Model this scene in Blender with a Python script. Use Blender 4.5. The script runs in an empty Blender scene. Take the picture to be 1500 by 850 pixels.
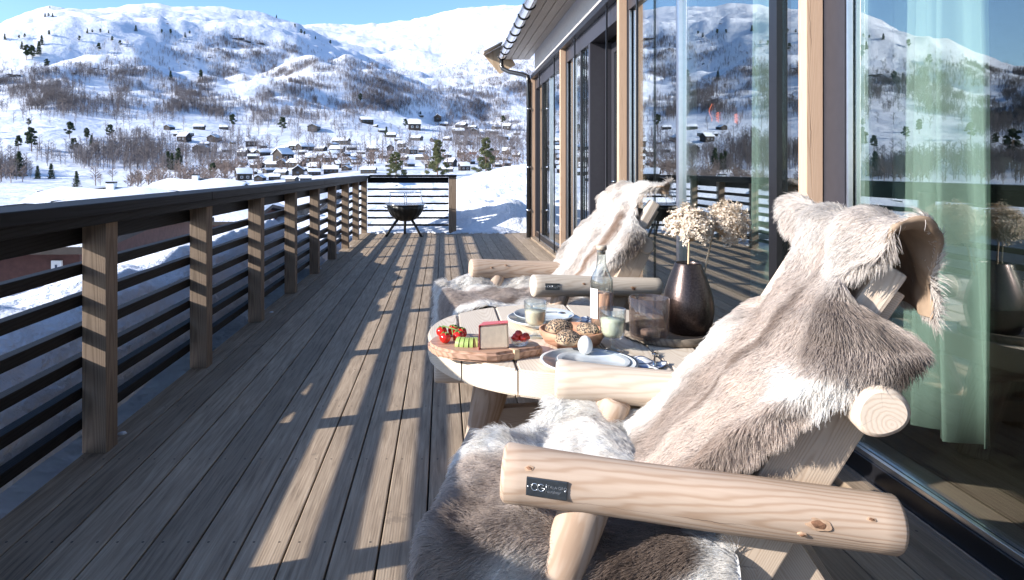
import bpy, bmesh, math, random
import numpy as np
from mathutils import Vector, Matrix

random.seed(7)
rng = np.random.default_rng(11)
SC = bpy.context.scene
COL = SC.collection
H = 1.15          # eye height above the deck
HZ = 246.5        # horizon row of the photograph
VX = 649.0        # vanishing column of the deck boards
FP = 1000.0       # focal length in pixels of the 1500 px wide photograph


def at(px, py, d):
    return Vector(((px - VX) / FP * d, d, H - (py - HZ) / FP * d))


# ------------------------------------------------------------------ materials
class Mt:
    def __init__(self, name, base=(.5, .5, .5), rough=.6, metal=0.0, spec=.4):
        self.m = bpy.data.materials.new(name)
        self.m.use_nodes = True
        self.nt = self.m.node_tree
        self.b = self.nt.nodes['Principled BSDF']
        self.out = self.nt.nodes['Material Output']
        self.b.inputs['Base Color'].default_value = (*base, 1)
        self.b.inputs['Roughness'].default_value = rough
        self.b.inputs['Metallic'].default_value = metal
        self.b.inputs['Specular IOR Level'].default_value = spec

    def n(self, t, ins=None, **props):
        nd = self.nt.nodes.new(t)
        for k, v in props.items():
            setattr(nd, k, v)
        for k, v in (ins or {}).items():
            if isinstance(v, bpy.types.NodeSocket):
                self.nt.links.new(v, nd.inputs[k])
            else:
                nd.inputs[k].default_value = v
        return nd

    def link(self, a, b):
        self.nt.links.new(a, b)

    def math(self, op, a, b=0.0, c=0.0):
        nd = self.n('ShaderNodeMath', operation=op)
        for i, v in enumerate((a, b, c)):
            if isinstance(v, bpy.types.NodeSocket):
                self.link(v, nd.inputs[i])
            else:
                nd.inputs[i].default_value = v
        return nd.outputs[0]

    def obj(self, scale=(1, 1, 1), rot=(0, 0, 0), loc=(0, 0, 0), src='Object'):
        if src == 'World':
            s = self.n('ShaderNodeNewGeometry').outputs['Position']
        else:
            s = self.n('ShaderNodeTexCoord').outputs[src]
        return self.n('ShaderNodeMapping', {'Vector': s, 'Scale': scale, 'Rotation': rot, 'Location': loc}).outputs[0]

    def noise(self, vec, scale=5, detail=4, rough=.55, dist=0.0):
        return self.n('ShaderNodeTexNoise', {'Vector': vec, 'Scale': scale, 'Detail': detail, 'Roughness': rough,
                                             'Distortion': dist}).outputs['Fac']

    def ramp(self, fac, stops):
        r = self.n('ShaderNodeValToRGB', {'Fac': fac})
        e = r.color_ramp.elements
        while len(e) < len(stops):
            e.new(.5)
        for el, (p, c) in zip(e, stops):
            el.position = p
            el.color = (*c, 1)
        return r.outputs[0]

    def mix(self, fac, a, b, blend='MIX'):
        nd = self.n('ShaderNodeMix', data_type='RGBA', blend_type=blend)
        for i, v in ((0, fac), (6, a), (7, b)):
            if isinstance(v, bpy.types.NodeSocket):
                self.link(v, nd.inputs[i])
            else:
                nd.inputs[i].default_value = v if i == 0 else (*v, 1)
        return nd.outputs[2]

    def color(self, s):
        self.link(s, self.b.inputs['Base Color'])

    def bump(self, h, strength=.3, dist=.01):
        b = self.n('ShaderNodeBump', {'Height': h, 'Strength': strength, 'Distance': dist})
        self.link(b.outputs[0], self.b.inputs['Normal'])


def plain(name, base, rough=.6, metal=0., spec=.4, var=.12, scale=14, bump=.15):
    k = Mt(name, base, rough, metal, spec)
    nz = k.noise(k.obj(), scale, 5)
    lo = tuple(c * (1 - var) for c in base)
    hi = tuple(min(1, c * (1 + var)) for c in base)
    k.color(k.ramp(nz, [(.3, lo), (.7, hi)]))
    if bump:
        k.bump(nz, bump, .004)
    return k.m


def wood(name, light, dark, freq=1100, tilt=(.035, .05), var=.1, rough=.62, amp=.010, bump=.25, contrast=(.25, .85), cracks=False):
    """Sawn or peeled timber: growth rings round an axis that leans off the object's own Z."""
    k = Mt(name, light, rough, 0, .3 if light[0] > .1 else .12)
    base = k.obj(rot=(tilt[0], tilt[1], 0), loc=(.011, .017, 0))
    warp = k.n('ShaderNodeTexNoise', {'Vector': k.obj(scale=(8, 8, 1.25)), 'Scale': 1.0, 'Detail': 4.0, 'Roughness': .6})
    off = k.n('ShaderNodeVectorMath', {0: warp.outputs['Color'], 1: (.5, .5, .5)}, operation='SUBTRACT').outputs[0]
    off = k.n('ShaderNodeVectorMath', {0: off, 'Scale': amp * 2}, operation='SCALE').outputs[0]
    p = k.n('ShaderNodeVectorMath', {0: base, 1: off}, operation='ADD').outputs[0]
    p = k.n('ShaderNodeVectorMath', {0: p, 1: (1, 1, 0)}, operation='MULTIPLY').outputs[0]
    ln = k.n('ShaderNodeVectorMath', {0: p}, operation='LENGTH').outputs['Value']
    s = k.math('SINE', k.math('MULTIPLY', ln, freq))
    s = k.math('SUBTRACT', 1.0, k.math('POWER', k.math('MULTIPLY_ADD', s, .5, .5), 2.6))
    fib = k.noise(k.obj(scale=(160, 160, 5)), 1.0, 3)
    patch = k.noise(k.obj(scale=(7, 7, 2.2)), 1.0, 3)
    f = k.math('ADD', k.math('MULTIPLY', s, .55), k.math('MULTIPLY', fib, .45))
    c = k.ramp(f, [(contrast[0], dark), (contrast[1], light)])
    so_ = k.n('ShaderNodeSeparateXYZ', {0: k.n('ShaderNodeTexCoord').outputs['Object']})
    ang_ = k.math('ARCTAN2', so_.outputs[1], so_.outputs[0])
    wz = k.n('ShaderNodeTexNoise', {'W': k.math('MULTIPLY', so_.outputs[2], 9.0), 'Scale': 1.0, 'Detail': 4.0, 'Roughness': .6}, noise_dimensions='1D').outputs['Fac']
    wz2 = k.n('ShaderNodeTexNoise', {'W': k.math('MULTIPLY_ADD', so_.outputs[2], 4.5, 8.0), 'Scale': 1.0, 'Detail': 1.0}, noise_dimensions='1D').outputs['Fac']
    r0_ = k.n('ShaderNodeObjectInfo').outputs['Random']
    wv = k.math('ABSOLUTE', k.math('SINE', k.math('ADD', k.math('MULTIPLY', ang_, 1.5), k.math('MULTIPLY_ADD', wz, .5, k.math('MULTIPLY', r0_, 6.0)))))
    crack = k.math('LESS_THAN', wv, k.math('MULTIPLY', k.math('SUBTRACT', wz2, .44), .16))
    c = k.mix(k.math('MULTIPLY', crack, .8 if cracks else 0.0), c, tuple(q * .35 for q in dark))
    blot = k.noise(k.obj(scale=(14, 14, 5), loc=(1, 5, 2)), 1.0, 5, .65)
    c = k.mix(k.math('MULTIPLY', k.math('SUBTRACT', blot, .35), .45 if cracks else .15), c, tuple(q * .8 for q in dark))
    rnd = k.n('ShaderNodeObjectInfo').outputs['Random']
    tone = k.math('MULTIPLY_ADD', k.math('ADD', patch, k.math('MULTIPLY', rnd, .5)), var * 2, 1 - var * 1.5)
    c = k.mix(1.0, c, k.n('ShaderNodeCombineColor', {0: tone, 1: tone, 2: tone}).outputs[0], 'MULTIPLY')
    k.color(c)
    k.bump(f, bump, .0015)
    return k.m


def thin_glass(name, tint, r0=.08, gain=.9, power=4.0, rough=0.0, gcol=(1, 1, 1)):
    k = Mt(name)
    k.nt.nodes.remove(k.b)
    g = k.n('ShaderNodeNewGeometry')
    d = k.n('ShaderNodeVectorMath', {0: g.outputs['Incoming'], 1: g.outputs['Normal']}, operation='DOT_PRODUCT').outputs['Value']
    f = k.math('POWER', k.math('SUBTRACT', 1.0, k.math('ABSOLUTE', d)), power)
    f = k.math('MINIMUM', k.math('MULTIPLY_ADD', f, gain, r0), .97)
    t = k.n('ShaderNodeBsdfTransparent', {'Color': (*tint, 1)})
    gl = k.n('ShaderNodeBsdfGlossy', {'Color': (*gcol, 1), 'Roughness': rough})
    mx = k.n('ShaderNodeMixShader', {0: f, 1: t.outputs[0], 2: gl.outputs[0]})
    k.link(mx.outputs[0], k.out.inputs[0])
    return k.m


def smoked(name):
    m = thin_glass(name, (.76, .72, .70), .06, .7, 4.0)
    nt_ = m.node_tree
    out = nt_.nodes['Material Output']
    src = out.inputs[0].links[0].from_socket
    df = nt_.nodes.new('ShaderNodeBsdfTranslucent')
    df.inputs[0].default_value = (.34, .27, .235, 1)
    d2 = nt_.nodes.new('ShaderNodeBsdfDiffuse')
    d2.inputs[0].default_value = (.30, .24, .21, 1)
    a, b = nt_.nodes.new('ShaderNodeMixShader'), nt_.nodes.new('ShaderNodeMixShader')
    a.inputs[0].default_value = .5
    b.inputs[0].default_value = .13
    nt_.links.new(df.outputs[0], a.inputs[1])
    nt_.links.new(d2.outputs[0], a.inputs[2])
    nt_.links.new(src, b.inputs[1])
    nt_.links.new(a.outputs[0], b.inputs[2])
    nt_.links.new(b.outputs[0], out.inputs[0])
    return m


def mat_deck():
    k = Mt('deck_wood', (.2, .16, .13), .72, 0, .25)
    pos = k.n('ShaderNodeNewGeometry').outputs['Position']
    sx = k.n('ShaderNodeSeparateXYZ', {0: pos})
    idx = k.math('FLOOR', k.math('DIVIDE', k.math('ADD', sx.outputs[0], 1.4525), .14))
    rnd = k.n('ShaderNodeTexWhiteNoise', {'W': idx}, noise_dimensions='1D').outputs['Value']
    shift = k.n('ShaderNodeCombineXYZ', {0: k.math('MULTIPLY', rnd, 3.0), 1: k.math('MULTIPLY', rnd, 17.0), 2: 0.0}).outputs[0]
    p = k.n('ShaderNodeVectorMath', {0: pos, 1: shift}, operation='ADD').outputs[0]
    gr = k.n('ShaderNodeMapping', {'Vector': p, 'Scale': (75, 3.5, 20)}).outputs[0]
    fib = k.noise(gr, 1.0, 6, .62, .6)
    bl = k.noise(k.n('ShaderNodeMapping', {'Vector': p, 'Scale': (6, 2.2, 6)}).outputs[0], 1.0, 4)
    c = k.ramp(fib, [(.28, DECK_DARK), (.5, DECK_MID), (.78, DECK_LIGHT)])
    tone = k.math('MULTIPLY_ADD', rnd, .34, .80)
    tone = k.math('MULTIPLY', tone, k.math('MULTIPLY_ADD', bl, .5, .75))
    c = k.mix(1.0, c, k.n('ShaderNodeCombineColor', {0: tone, 1: tone, 2: tone}).outputs[0], 'MULTIPLY')
    stain = k.noise(k.n('ShaderNodeMapping', {'Vector': pos, 'Scale': (3, 3, 3)}).outputs[0], 1.0, 5, .6)
    c = k.mix(k.math('MULTIPLY', k.math('GREATER_THAN', stain, .66), .25), c, (.09, .075, .065))
    fy = k.math('SUBTRACT', k.math('FRACT', k.math('DIVIDE', sx.outputs[1], .6)), .5)
    fx = k.math('SUBTRACT', k.math('ABSOLUTE', k.math('SUBTRACT', k.math('FRACT', k.math('DIVIDE', k.math('ADD', sx.outputs[0], 1.4525), .14)), .5)), .28)
    rr_ = k.math('SQRT', k.math('ADD', k.math('POWER', k.math('MULTIPLY', fy, .6), 2.0), k.math('POWER', k.math('MULTIPLY', fx, .14), 2.0)))
    c = k.mix(k.math('MULTIPLY', k.math('LESS_THAN', rr_, .0042), .85), c, (.03, .026, .024))
    k.color(c)
    grv = k.math('SINE', k.math('MULTIPLY', sx.outputs[0], 2 * math.pi / .0085))
    k.bump(k.math('ADD', fib, k.math('MULTIPLY', grv, .18)), .35, .002)
    return k.m


DECK_DARK, DECK_MID, DECK_LIGHT = (.190, .142, .100), (.335, .258, .186), (.475, .378, .280)
M = {}
M['deck'] = mat_deck()
M['log'] = wood('peeled_pine_log', (.485, .38, .30), (.375, .265, .19), freq=820, amp=.021, cracks=True)
M['log_pale'] = wood('pale_pine_log', (.62, .53, .44), (.53, .425, .335), freq=850, amp=.018, cracks=True, bump=.15)
M['log_grey'] = wood('greyed_pine_log', (.53, .47, .395), (.44, .37, .30), freq=850, amp=.018, cracks=True)
M['plank'] = wood('pine_plank', (.48, .39, .305), (.39, .30, .225), freq=1500, tilt=(.02, .03), bump=.2)
M['table'] = wood('table_plank', (.66, .58, .48), (.56, .465, .365), freq=1300, tilt=(.03, .02), bump=.2)
M['knot'] = plain('knot_wood', (.17, .085, .048), .8, var=.6, scale=90, bump=.5)
M['knot_rim'] = plain('knot_ring_wood', (.40, .265, .175), .75, var=.3, scale=90)
M['post'] = wood('railing_post_wood', (.275, .205, .15), (.18, .132, .095), freq=900, cracks=True, tilt=(.02, .02), rough=.75)
M['railing_black'] = wood('dark_stained_board', (.011, .0105, .013), (.005, .005, .006), freq=600, tilt=(.03, .03), rough=.55, bump=.4)
M['glulam'] = wood('house_post_wood', (.56, .40, .285), (.46, .30, .20), freq=1500, cracks=True, tilt=(.02, .02))
M['soffit'] = wood('soffit_board', (.55, .49, .42), (.42, .36, .30), freq=500, tilt=(.02, .02))
M['frame'] = plain('dark_grey_frame_paint', (.035, .034, .042), .38, var=.06, scale=30, bump=.03)
M['frame_black'] = plain('black_aluminium', (.010, .010, .012), .3, spec=.5, var=.1, scale=30, bump=.02)
M['alu'] = plain('bare_aluminium', (.75, .75, .76), .28, 1.0, var=.05, scale=30, bump=.02)
M['fascia'] = plain('grey_fascia_board', (.42, .41, .41), .55, var=.08, scale=20)
M['gutter'] = plain('steel_gutter', (.60, .60, .62), .16, 1.0, var=.06, scale=20, bump=.03)
M['gutter_black'] = plain('black_gutter_paint', (.012, .012, .013), .22, spec=.6, var=.1, bump=.02)
M['barge'] = wood('verge_board', (.50, .38, .26), (.38, .27, .175), freq=500, tilt=(.02, .02))
M['pane'] = thin_glass('window_glass', (.87, .94, .905), .12, .86, 2.3)
M['clear'] = thin_glass('drinking_glass', (.93, .955, .95), .07, .95, 3.2)
M['bottle'] = thin_glass('bottle_glass', (.93, .95, .945), .07, .95, 3.0)
M['smoke'] = smoked('smoked_glass')
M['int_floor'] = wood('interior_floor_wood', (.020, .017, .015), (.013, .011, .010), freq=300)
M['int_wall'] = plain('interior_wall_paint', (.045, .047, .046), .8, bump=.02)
M['badge'] = plain('gunmetal_badge', (.085, .095, .105), .32, .8, var=.15, scale=60)
M['badge_text'] = plain('bright_stamped_metal', (.6, .62, .64), .25, .9, bump=0)
M['vase'] = plain('bronze_glaze', (.062, .047, .044), .32, .85, spec=.5, var=.35, scale=160, bump=.12)
M['tray'] = wood('dark_tray_wood', (.20, .165, .13), (.11, .09, .07), freq=500)
M['board'] = wood('cutting_board_wood', (.50, .315, .225), (.33, .19, .125), freq=500, tilt=(.05, .05), rough=.45)
M['inlay'] = plain('pale_inlay_wood', (.62, .45, .29), .5, scale=60)
M['bowl_wood'] = wood('bowl_wood', (.56, .31, .20), (.40, .20, .12), freq=500)
M['tomato'] = plain('tomato_skin', (.62, .018, .012), .12, spec=.6, var=.15, scale=25, bump=0)
M['tomato_cut'] = plain('tomato_flesh', (.70, .05, .025), .25, spec=.6, var=.35, scale=90)
M['vine'] = plain('tomato_stalk', (.14, .22, .05), .6)
M['cucumber'] = plain('cucumber_flesh', (.62, .66, .38), .35, var=.12, scale=60)
M['cucumber_rind'] = plain('cucumber_rind', (.33, .44, .13), .4, var=.3, scale=50)
M['cheese'] = plain('cheese_paste', (.80, .665, .50), .5, var=.07, scale=50, bump=.3)
M['rind'] = plain('red_cheese_wax', (.62, .085, .07), .3, var=.12)
M['ceramic'] = plain('white_stoneware', (.78, .78, .76), .18, spec=.55, var=.03, bump=.02)
M['ceramic_blue'] = plain('blue_grey_glaze', (.42, .455, .48), .18, spec=.55, var=.25, scale=10, bump=.02)
M['egg'] = plain('egg_shell', (.86, .85, .83), .4, var=.02, scale=80, bump=.03)
M['milk'] = plain('pale_smoothie', (.80, .70, .52), .3, var=.04, bump=0)
M['milk_green'] = plain('pale_green_smoothie', (.76, .74, .56), .3, var=.04, bump=0)
M['juice'] = plain('orange_juice', (.96, .53, .36), .3, var=.05, bump=0)
M['paper'] = plain('label_paper', (.80, .79, .77), .6, bump=0)
M['cork'] = plain('bottle_stopper', (.45, .38, .30), .5, var=.3, scale=80)
M['steel'] = plain('cutlery_steel', (.70, .70, .72), .15, 1.0, var=.05, bump=0)
M['flower'] = plain('dried_flower', (.68, .58, .465), .8, var=.14, scale=60)
M['stem'] = plain('dried_stem', (.56, .42, .27), .7)
M['candle'] = plain('candle_wax', (.82, .66, .55), .5)
M['iron'] = plain('black_cast_iron', (.012, .012, .012), .42, .3, var=.3, scale=40)
M['chrome'] = plain('chromed_steel', (.75, .76, .78), .12, 1.0, bump=0)
M['cabin_wall'] = plain('dark_cabin_timber', (.034, .027, .024), .8, var=.35, scale=3)
M['cabin_grey'] = plain('grey_cabin_timber', (.055, .049, .044), .8, var=.3, scale=3)
M['cabin_red'] = plain('red_cabin_timber', (.20, .055, .04), .8, var=.3, scale=3)
M['window_dark'] = plain('cabin_window_glass', (.05, .07, .11), .08, spec=.8, bump=0)
M['white_paint'] = plain('white_paint', (.78, .78, .77), .5, var=.03)
M['chimney'] = plain('pale_chimney_render', (.55, .51, .46), .8)
M['house_red'] = plain('red_brown_cladding', (.085, .036, .030), .75, var=.2, scale=8)
M['stone'] = plain('stone_wall', (.30, .27, .24), .85, var=.5, scale=5, bump=.8)
M['rock'] = plain('bare_rock', (.045, .043, .046), .85, var=.5, scale=2, bump=.6)
M['bark'] = plain('birch_bark', (.150, .130, .130), .85, var=.35, scale=2, bump=0)
M['birch_near'] = plain('birch_bark_warm', (.20, .150, .128), .85, var=.3, scale=2, bump=0)
M['needles'] = plain('pine_needles', (.040, .060, .028), .7, var=.45, scale=1.2, bump=0)
M['needles_lit'] = plain('young_pine_needles_lit', (.105, .115, .045), .7, var=.4, scale=2.0, bump=0)  # olive needle colour made brighter, sunlight put into the base colour
M['pine_trunk'] = plain('pine_bark', (.16, .095, .06), .85, var=.3, scale=4)


def mat_snow():
    k = Mt('snow', (.83, .84, .87), .55, 0, .25)
    a = k.noise(k.obj(src='World'), 9, 6, .6)
    b = k.noise(k.obj(src='World'), .8, 6, .6)
    k.color(k.ramp(b, [(.25, (.68, .715, .785)), (.75, (.755, .775, .82))]))
    k.bump(k.math('ADD', k.math('MULTIPLY', a, .45), b), .8, .14)
    return k.m


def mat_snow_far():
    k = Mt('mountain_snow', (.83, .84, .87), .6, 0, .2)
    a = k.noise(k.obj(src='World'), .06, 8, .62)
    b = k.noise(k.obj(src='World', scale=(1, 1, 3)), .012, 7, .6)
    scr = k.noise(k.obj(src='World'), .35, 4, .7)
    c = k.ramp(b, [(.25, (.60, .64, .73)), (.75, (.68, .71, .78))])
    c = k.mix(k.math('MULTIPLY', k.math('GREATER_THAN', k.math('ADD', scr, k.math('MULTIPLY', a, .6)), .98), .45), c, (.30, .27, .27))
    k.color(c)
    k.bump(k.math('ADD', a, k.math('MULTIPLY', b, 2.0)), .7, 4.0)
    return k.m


M['snow'] = mat_snow()
M['snow_far'] = mat_snow_far()


def mat_curtain():
    k = Mt('curtain_cloth', (.82, .88, .84), .9)
    df = k.n('ShaderNodeBsdfDiffuse', {'Color': (.46, .52, .49, 1)})
    tr = k.n('ShaderNodeBsdfTranslucent', {'Color': (.42, .52, .47, 1)})
    mx = k.n('ShaderNodeMixShader', {0: .35, 1: df.outputs[0], 2: tr.outputs[0]})
    k.link(mx.outputs[0], k.out.inputs[0])
    return k.m


M['curtain'] = mat_curtain()


def mat_fur():
    k = Mt('reindeer_fur')
    k.nt.nodes.remove(k.b)
    c = k.n('ShaderNodeAttribute', attribute_name='fur_color').outputs['Color']
    df = k.n('ShaderNodeBsdfDiffuse', {'Color': c})
    tr = k.n('ShaderNodeBsdfTranslucent', {'Color': c})
    mx = k.n('ShaderNodeMixShader', {0: .45, 1: df.outputs[0], 2: tr.outputs[0]})
    k.link(mx.outputs[0], k.out.inputs[0])
    return k.m


M['fur'] = mat_fur()
k = Mt('fur_undercoat', (.5, .45, .4), .9, 0, .1)
k.color(k.n('ShaderNodeAttribute', attribute_name='fur_color').outputs['Color'])
M['undercoat'] = k.m
M['leather'] = plain('raw_hide_skin', (.30, .215, .15), .8, var=.3, scale=18, bump=.2)


def mat_roll():
    k = Mt('bread_crust', (.5, .36, .22), .8)
    a = k.noise(k.obj(), 60, 4)
    v = k.n('ShaderNodeTexVoronoi', {'Vector': k.obj(), 'Scale': 160.0}).outputs['Distance']
    c = k.ramp(k.noise(k.obj(), 26, 3), [(.3, (.30, .185, .10)), (.65, (.56, .42, .29))])
    z = k.n('ShaderNodeSeparateXYZ', {0: k.n('ShaderNodeTexCoord').outputs['Generated']}).outputs[2]
    seeds = k.math('MULTIPLY', k.math('LESS_THAN', v, .50), k.math('GREATER_THAN', k.math('ADD', z, k.math('MULTIPLY', a, .6)), .70))
    k.color(k.mix(seeds, c, (.045, .04, .038)))
    k.bump(a, .6, .004)
    return k.m


M['roll'] = mat_roll()


def mat_napkin():
    k = Mt('patterned_napkin', (.75, .76, .78), .85)
    v = k.n('ShaderNodeTexVoronoi', {'Vector': k.obj(), 'Scale': 15.0, 'Randomness': .6}, feature='DISTANCE_TO_EDGE').outputs[0]
    k.color(k.ramp(v, [(.06, (.08, .10, .16)), (.1, (.78, .79, .80)), (.28, (.78, .79, .80)), (.33, (.25, .34, .55))]))
    return k.m


M['napkin'] = mat_napkin()
k = Mt('glowing_lamp_coil', (.8, .2, .1), .5)
k.b.inputs['Emission Color'].default_value = (1, .16, .06, 1)
k.b.inputs['Emission Strength'].default_value = .8
M['glow'] = k.m

# ------------------------------------------------------------------ object helpers
WM = {}


def wmat(o):
    return WM.get(o.name, Matrix.Identity(4))


def tag(o, label=None, cat=None, group=None, kind=None):
    if label:
        o['label'] = label
    if cat:
        o['category'] = cat
    if group:
        o['group'] = group
    if kind:
        o['kind'] = kind
    return o


def empty(name, loc, rz=0.0, label=None, cat=None, group=None):
    o = bpy.data.objects.new(name, None)
    o.empty_display_size = .1
    COL.objects.link(o)
    w = Matrix.Translation(loc) @ Matrix.Rotation(rz, 4, 'Z')
    o.matrix_basis = w
    WM[o.name] = w
    return tag(o, label, cat, group)


def place(o, world, parent=None):
    COL.objects.link(o)
    if parent is not None:
        o.parent = parent
        o.matrix_basis = wmat(parent).inverted() @ world
    else:
        o.matrix_basis = world
    WM[o.name] = world
    return o


class MB:
    """A mesh under construction, in world coordinates."""

    def __init__(self):
        self.v, self.f, self.mi, self.sm = [], [], [], []

    def add(self, verts, faces, mi=0, smooth=False):
        o = len(self.v)
        self.v += [tuple(p) for p in verts]
        self.f += [tuple(i + o for i in f) for f in faces]
        self.mi += [mi] * len(faces)
        self.sm += [smooth] * len(faces)
        return self

    def box(self, lo, hi, mi=0, bev=0.0, mtx=None):
        bm = bmesh.new()
        bmesh.ops.create_cube(bm, size=1)
        s = [hi[i] - lo[i] for i in range(3)]
        c = [(hi[i] + lo[i]) / 2 for i in range(3)]
        for v in bm.verts:
            v.co = Vector((v.co[i] * s[i] + c[i] for i in range(3)))
        if bev:
            bmesh.ops.bevel(bm, geom=list(bm.edges), offset=min(bev, min(s) * .45), segments=2, affect='EDGES', profile=.6)
        self.bm(bm, mi, bool(bev) and False, mtx)
        return self

    def bm(self, bm, mi=0, smooth=False, mtx=None):
        bm.verts.index_update()
        vs = [(mtx @ v.co) if mtx is not None else v.co.copy() for v in bm.verts]
        self.add(vs, [[v.index for v in f.verts] for f in bm.faces], mi, smooth)
        bm.free()
        return self

    def lathe(self, prof, c, segs=40, mi=0, smooth=True, axis=None, scal=None):
        """prof: list of (radius, height); c: base point; axis: optional matrix."""
        vs, fs = [], []
        n = len(prof)
        for j, (r, z) in enumerate(prof):
            for i in range(segs):
                a = 2 * math.pi * i / segs
                rr = r * (scal(a, j / (n - 1)) if scal else 1)
                p = Vector((rr * math.cos(a), rr * math.sin(a), z))
                vs.append((axis @ p if axis is not None else p) + Vector(c))
        for j in range(n - 1):
            for i in range(segs):
                a, b = j * segs + i, j * segs + (i + 1) % segs
                fs.append((a, b, b + segs, a + segs))
        if prof[0][0] > 1e-4:
            fs.append(tuple(reversed(range(segs))))
        if prof[-1][0] > 1e-4:
            fs.append(tuple((n - 1) * segs + i for i in range(segs)))
        return self.add(vs, fs, mi, smooth)

    def tube(self, pts, rad, segs=8, mi=0, smooth=True, cap=True):
        pts = [Vector(p) for p in pts]
        rads = rad if isinstance(rad, (list, tuple)) else [rad] * len(pts)
        vs, fs = [], []
        ref = Vector((0, 0, 1))
        for j, p in enumerate(pts):
            t = (pts[min(j + 1, len(pts) - 1)] - pts[max(j - 1, 0)]).normalized()
            a = t.cross(ref)
            if a.length < 1e-3:
                a = t.cross(Vector((1, 0, 0)))
            a.normalize()
            b = t.cross(a)
            for i in range(segs):
                an = 2 * math.pi * i / segs
                vs.append(p + (a * math.cos(an) + b * math.sin(an)) * rads[j])
        for j in range(len(pts) - 1):
            for i in range(segs):
                q, r = j * segs + i, j * segs + (i + 1) % segs
                fs.append((q, r, r + segs, q + segs))
        if cap:
            fs.append(tuple(reversed(range(segs))))
            fs.append(tuple((len(pts) - 1) * segs + i for i in range(segs)))
        return self.add(vs, fs, mi, smooth)

    def ball(self, c, r, mi=0, sub=2, sc=(1, 1, 1), jit=0.0):
        bm = bmesh.new()
        bmesh.ops.create_icosphere(bm, subdivisions=sub, radius=1)
        for v in bm.verts:
            q = 1 + (random.random() - .5) * jit
            v.co = Vector((v.co.x * r * sc[0] * q + c[0], v.co.y * r * sc[1] * q + c[1], v.co.z * r * sc[2] * q + c[2]))
        return self.bm(bm, mi, True)

    def build(self, name, mat, parent=None, world=None, auto=None):
        """world: the object's own frame (its origin and axes); the vertices are given in world space."""
        if world is None:
            world = Matrix.Translation(Vector(self.v[0])) if parent is None else wmat(parent).copy()
            if parent is None:
                a = np.array(self.v)
                world = Matrix.Translation(((a[:, 0].min() + a[:, 0].max()) / 2, (a[:, 1].min() + a[:, 1].max()) / 2, a[:, 2].min()))
        inv = world.inverted()
        me = bpy.data.meshes.new(name)
        me.from_pydata([inv @ Vector(p) for p in self.v], [], self.f)
        for m in (mat if isinstance(mat, (list, tuple)) else [mat]):
            me.materials.append(m)
        me.polygons.foreach_set('material_index', self.mi)
        me.polygons.foreach_set('use_smooth', self.sm)
        me.update()
        o = bpy.data.objects.new(name, me)
        return place(o, world, parent)


def axis_frame(p0, p1, up=(0, 0, 1)):
    z = (Vector(p1) - Vector(p0)).normalized()
    u = Vector(up)
    if abs(z.dot(u)) > .98:
        u = Vector((1, 0, 0))
    x = u.cross(z).normalized()
    y = z.cross(x)
    m = Matrix((x, y, z)).transposed().to_4x4()
    m.translation = Vector(p0)
    return m


def log(name, p0, p1, r0, r1, mat, parent=None, segs=40, bev=.009, wob=.0022, seed=0, cut0=0.0, cut1=0.0):
    """A peeled log with chamfered ends; its own Z runs along the trunk."""
    m = axis_frame(p0, p1)
    L = (Vector(p1) - Vector(p0)).length
    rnd = random.Random(seed)
    ph = [rnd.random() * 6.28 for _ in range(6)]
    mb = MB()
    nseg = 22
    zs = [0] + [bev * .5, bev] + [bev + (L - 2 * bev) * i / nseg for i in range(1, nseg)] + [L - bev, L - bev * .5, L]
    vs, fs = [], []
    for j, z in enumerate(zs):
        t = z / L
        r = r0 + (r1 - r0) * t
        if j == 0 or j == len(zs) - 1:
            r -= bev
        elif j == 1 or j == len(zs) - 2:
            r -= bev * .3
        for i in range(segs):
            a = 2 * math.pi * i / segs
            q = r + wob * (math.sin(2 * a + ph[0] + 3 * t) + .6 * math.sin(3 * a + ph[1] - 5 * t) + .5 * math.sin(t * 9 + ph[2]))
            zz = z + (cut0 * (1 - t) + cut1 * t) * math.cos(a) * q
            vs.append(m @ Vector((q * math.cos(a), q * math.sin(a), zz)))
    for j in range(len(zs) - 1):
        for i in range(segs):
            a, b = j * segs + i, j * segs + (i + 1) % segs
            fs.append((a, b, b + segs, a + segs))
    mb.add(vs, fs, 0, True)
    mb.add([vs[i] for i in range(segs)], [tuple(reversed(range(segs)))], 0, False)
    mb.add(vs[-segs:], [tuple(range(segs))], 0, False)
    return mb.build(name, mat, parent, world=m)


def beam(name, p0, p1, w, h, mat, parent=None, up=(0, 0, 1), bev=.004):
    """A squared timber from p0 to p1, w wide (local x) and h deep (local y)."""
    m = axis_frame(p0, p1, up)
    L = (Vector(p1) - Vector(p0)).length
    return MB().box((-w / 2, -h / 2, 0), (w / 2, h / 2, L), 0, bev, m).build(name, mat, parent, world=m)


def board(name, lo, hi, mat, parent=None, axis='Y', bev=.003):
    """A box whose object frame has Z along the named world axis, so that the grain follows it."""
    c = [(lo[i] + hi[i]) / 2 for i in range(3)]
    if axis == 'Y':
        p0, p1 = (c[0], lo[1], c[2]), (c[0], hi[1], c[2])
        return beam(name, p0, p1, hi[0] - lo[0], hi[2] - lo[2], mat, parent, bev=bev)
    if axis == 'X':
        p0, p1 = (lo[0], c[1], c[2]), (hi[0], c[1], c[2])
        return beam(name, p0, p1, hi[1] - lo[1], hi[2] - lo[2], mat, parent, bev=bev)
    m = Matrix.Translation((c[0], c[1], lo[2]))
    s = (hi[0] - lo[0], hi[1] - lo[1], hi[2] - lo[2])
    return MB().box((-s[0] / 2, -s[1] / 2, 0), (s[0] / 2, s[1] / 2, s[2]), 0, bev, m).build(name, mat, parent, world=m)


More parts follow.
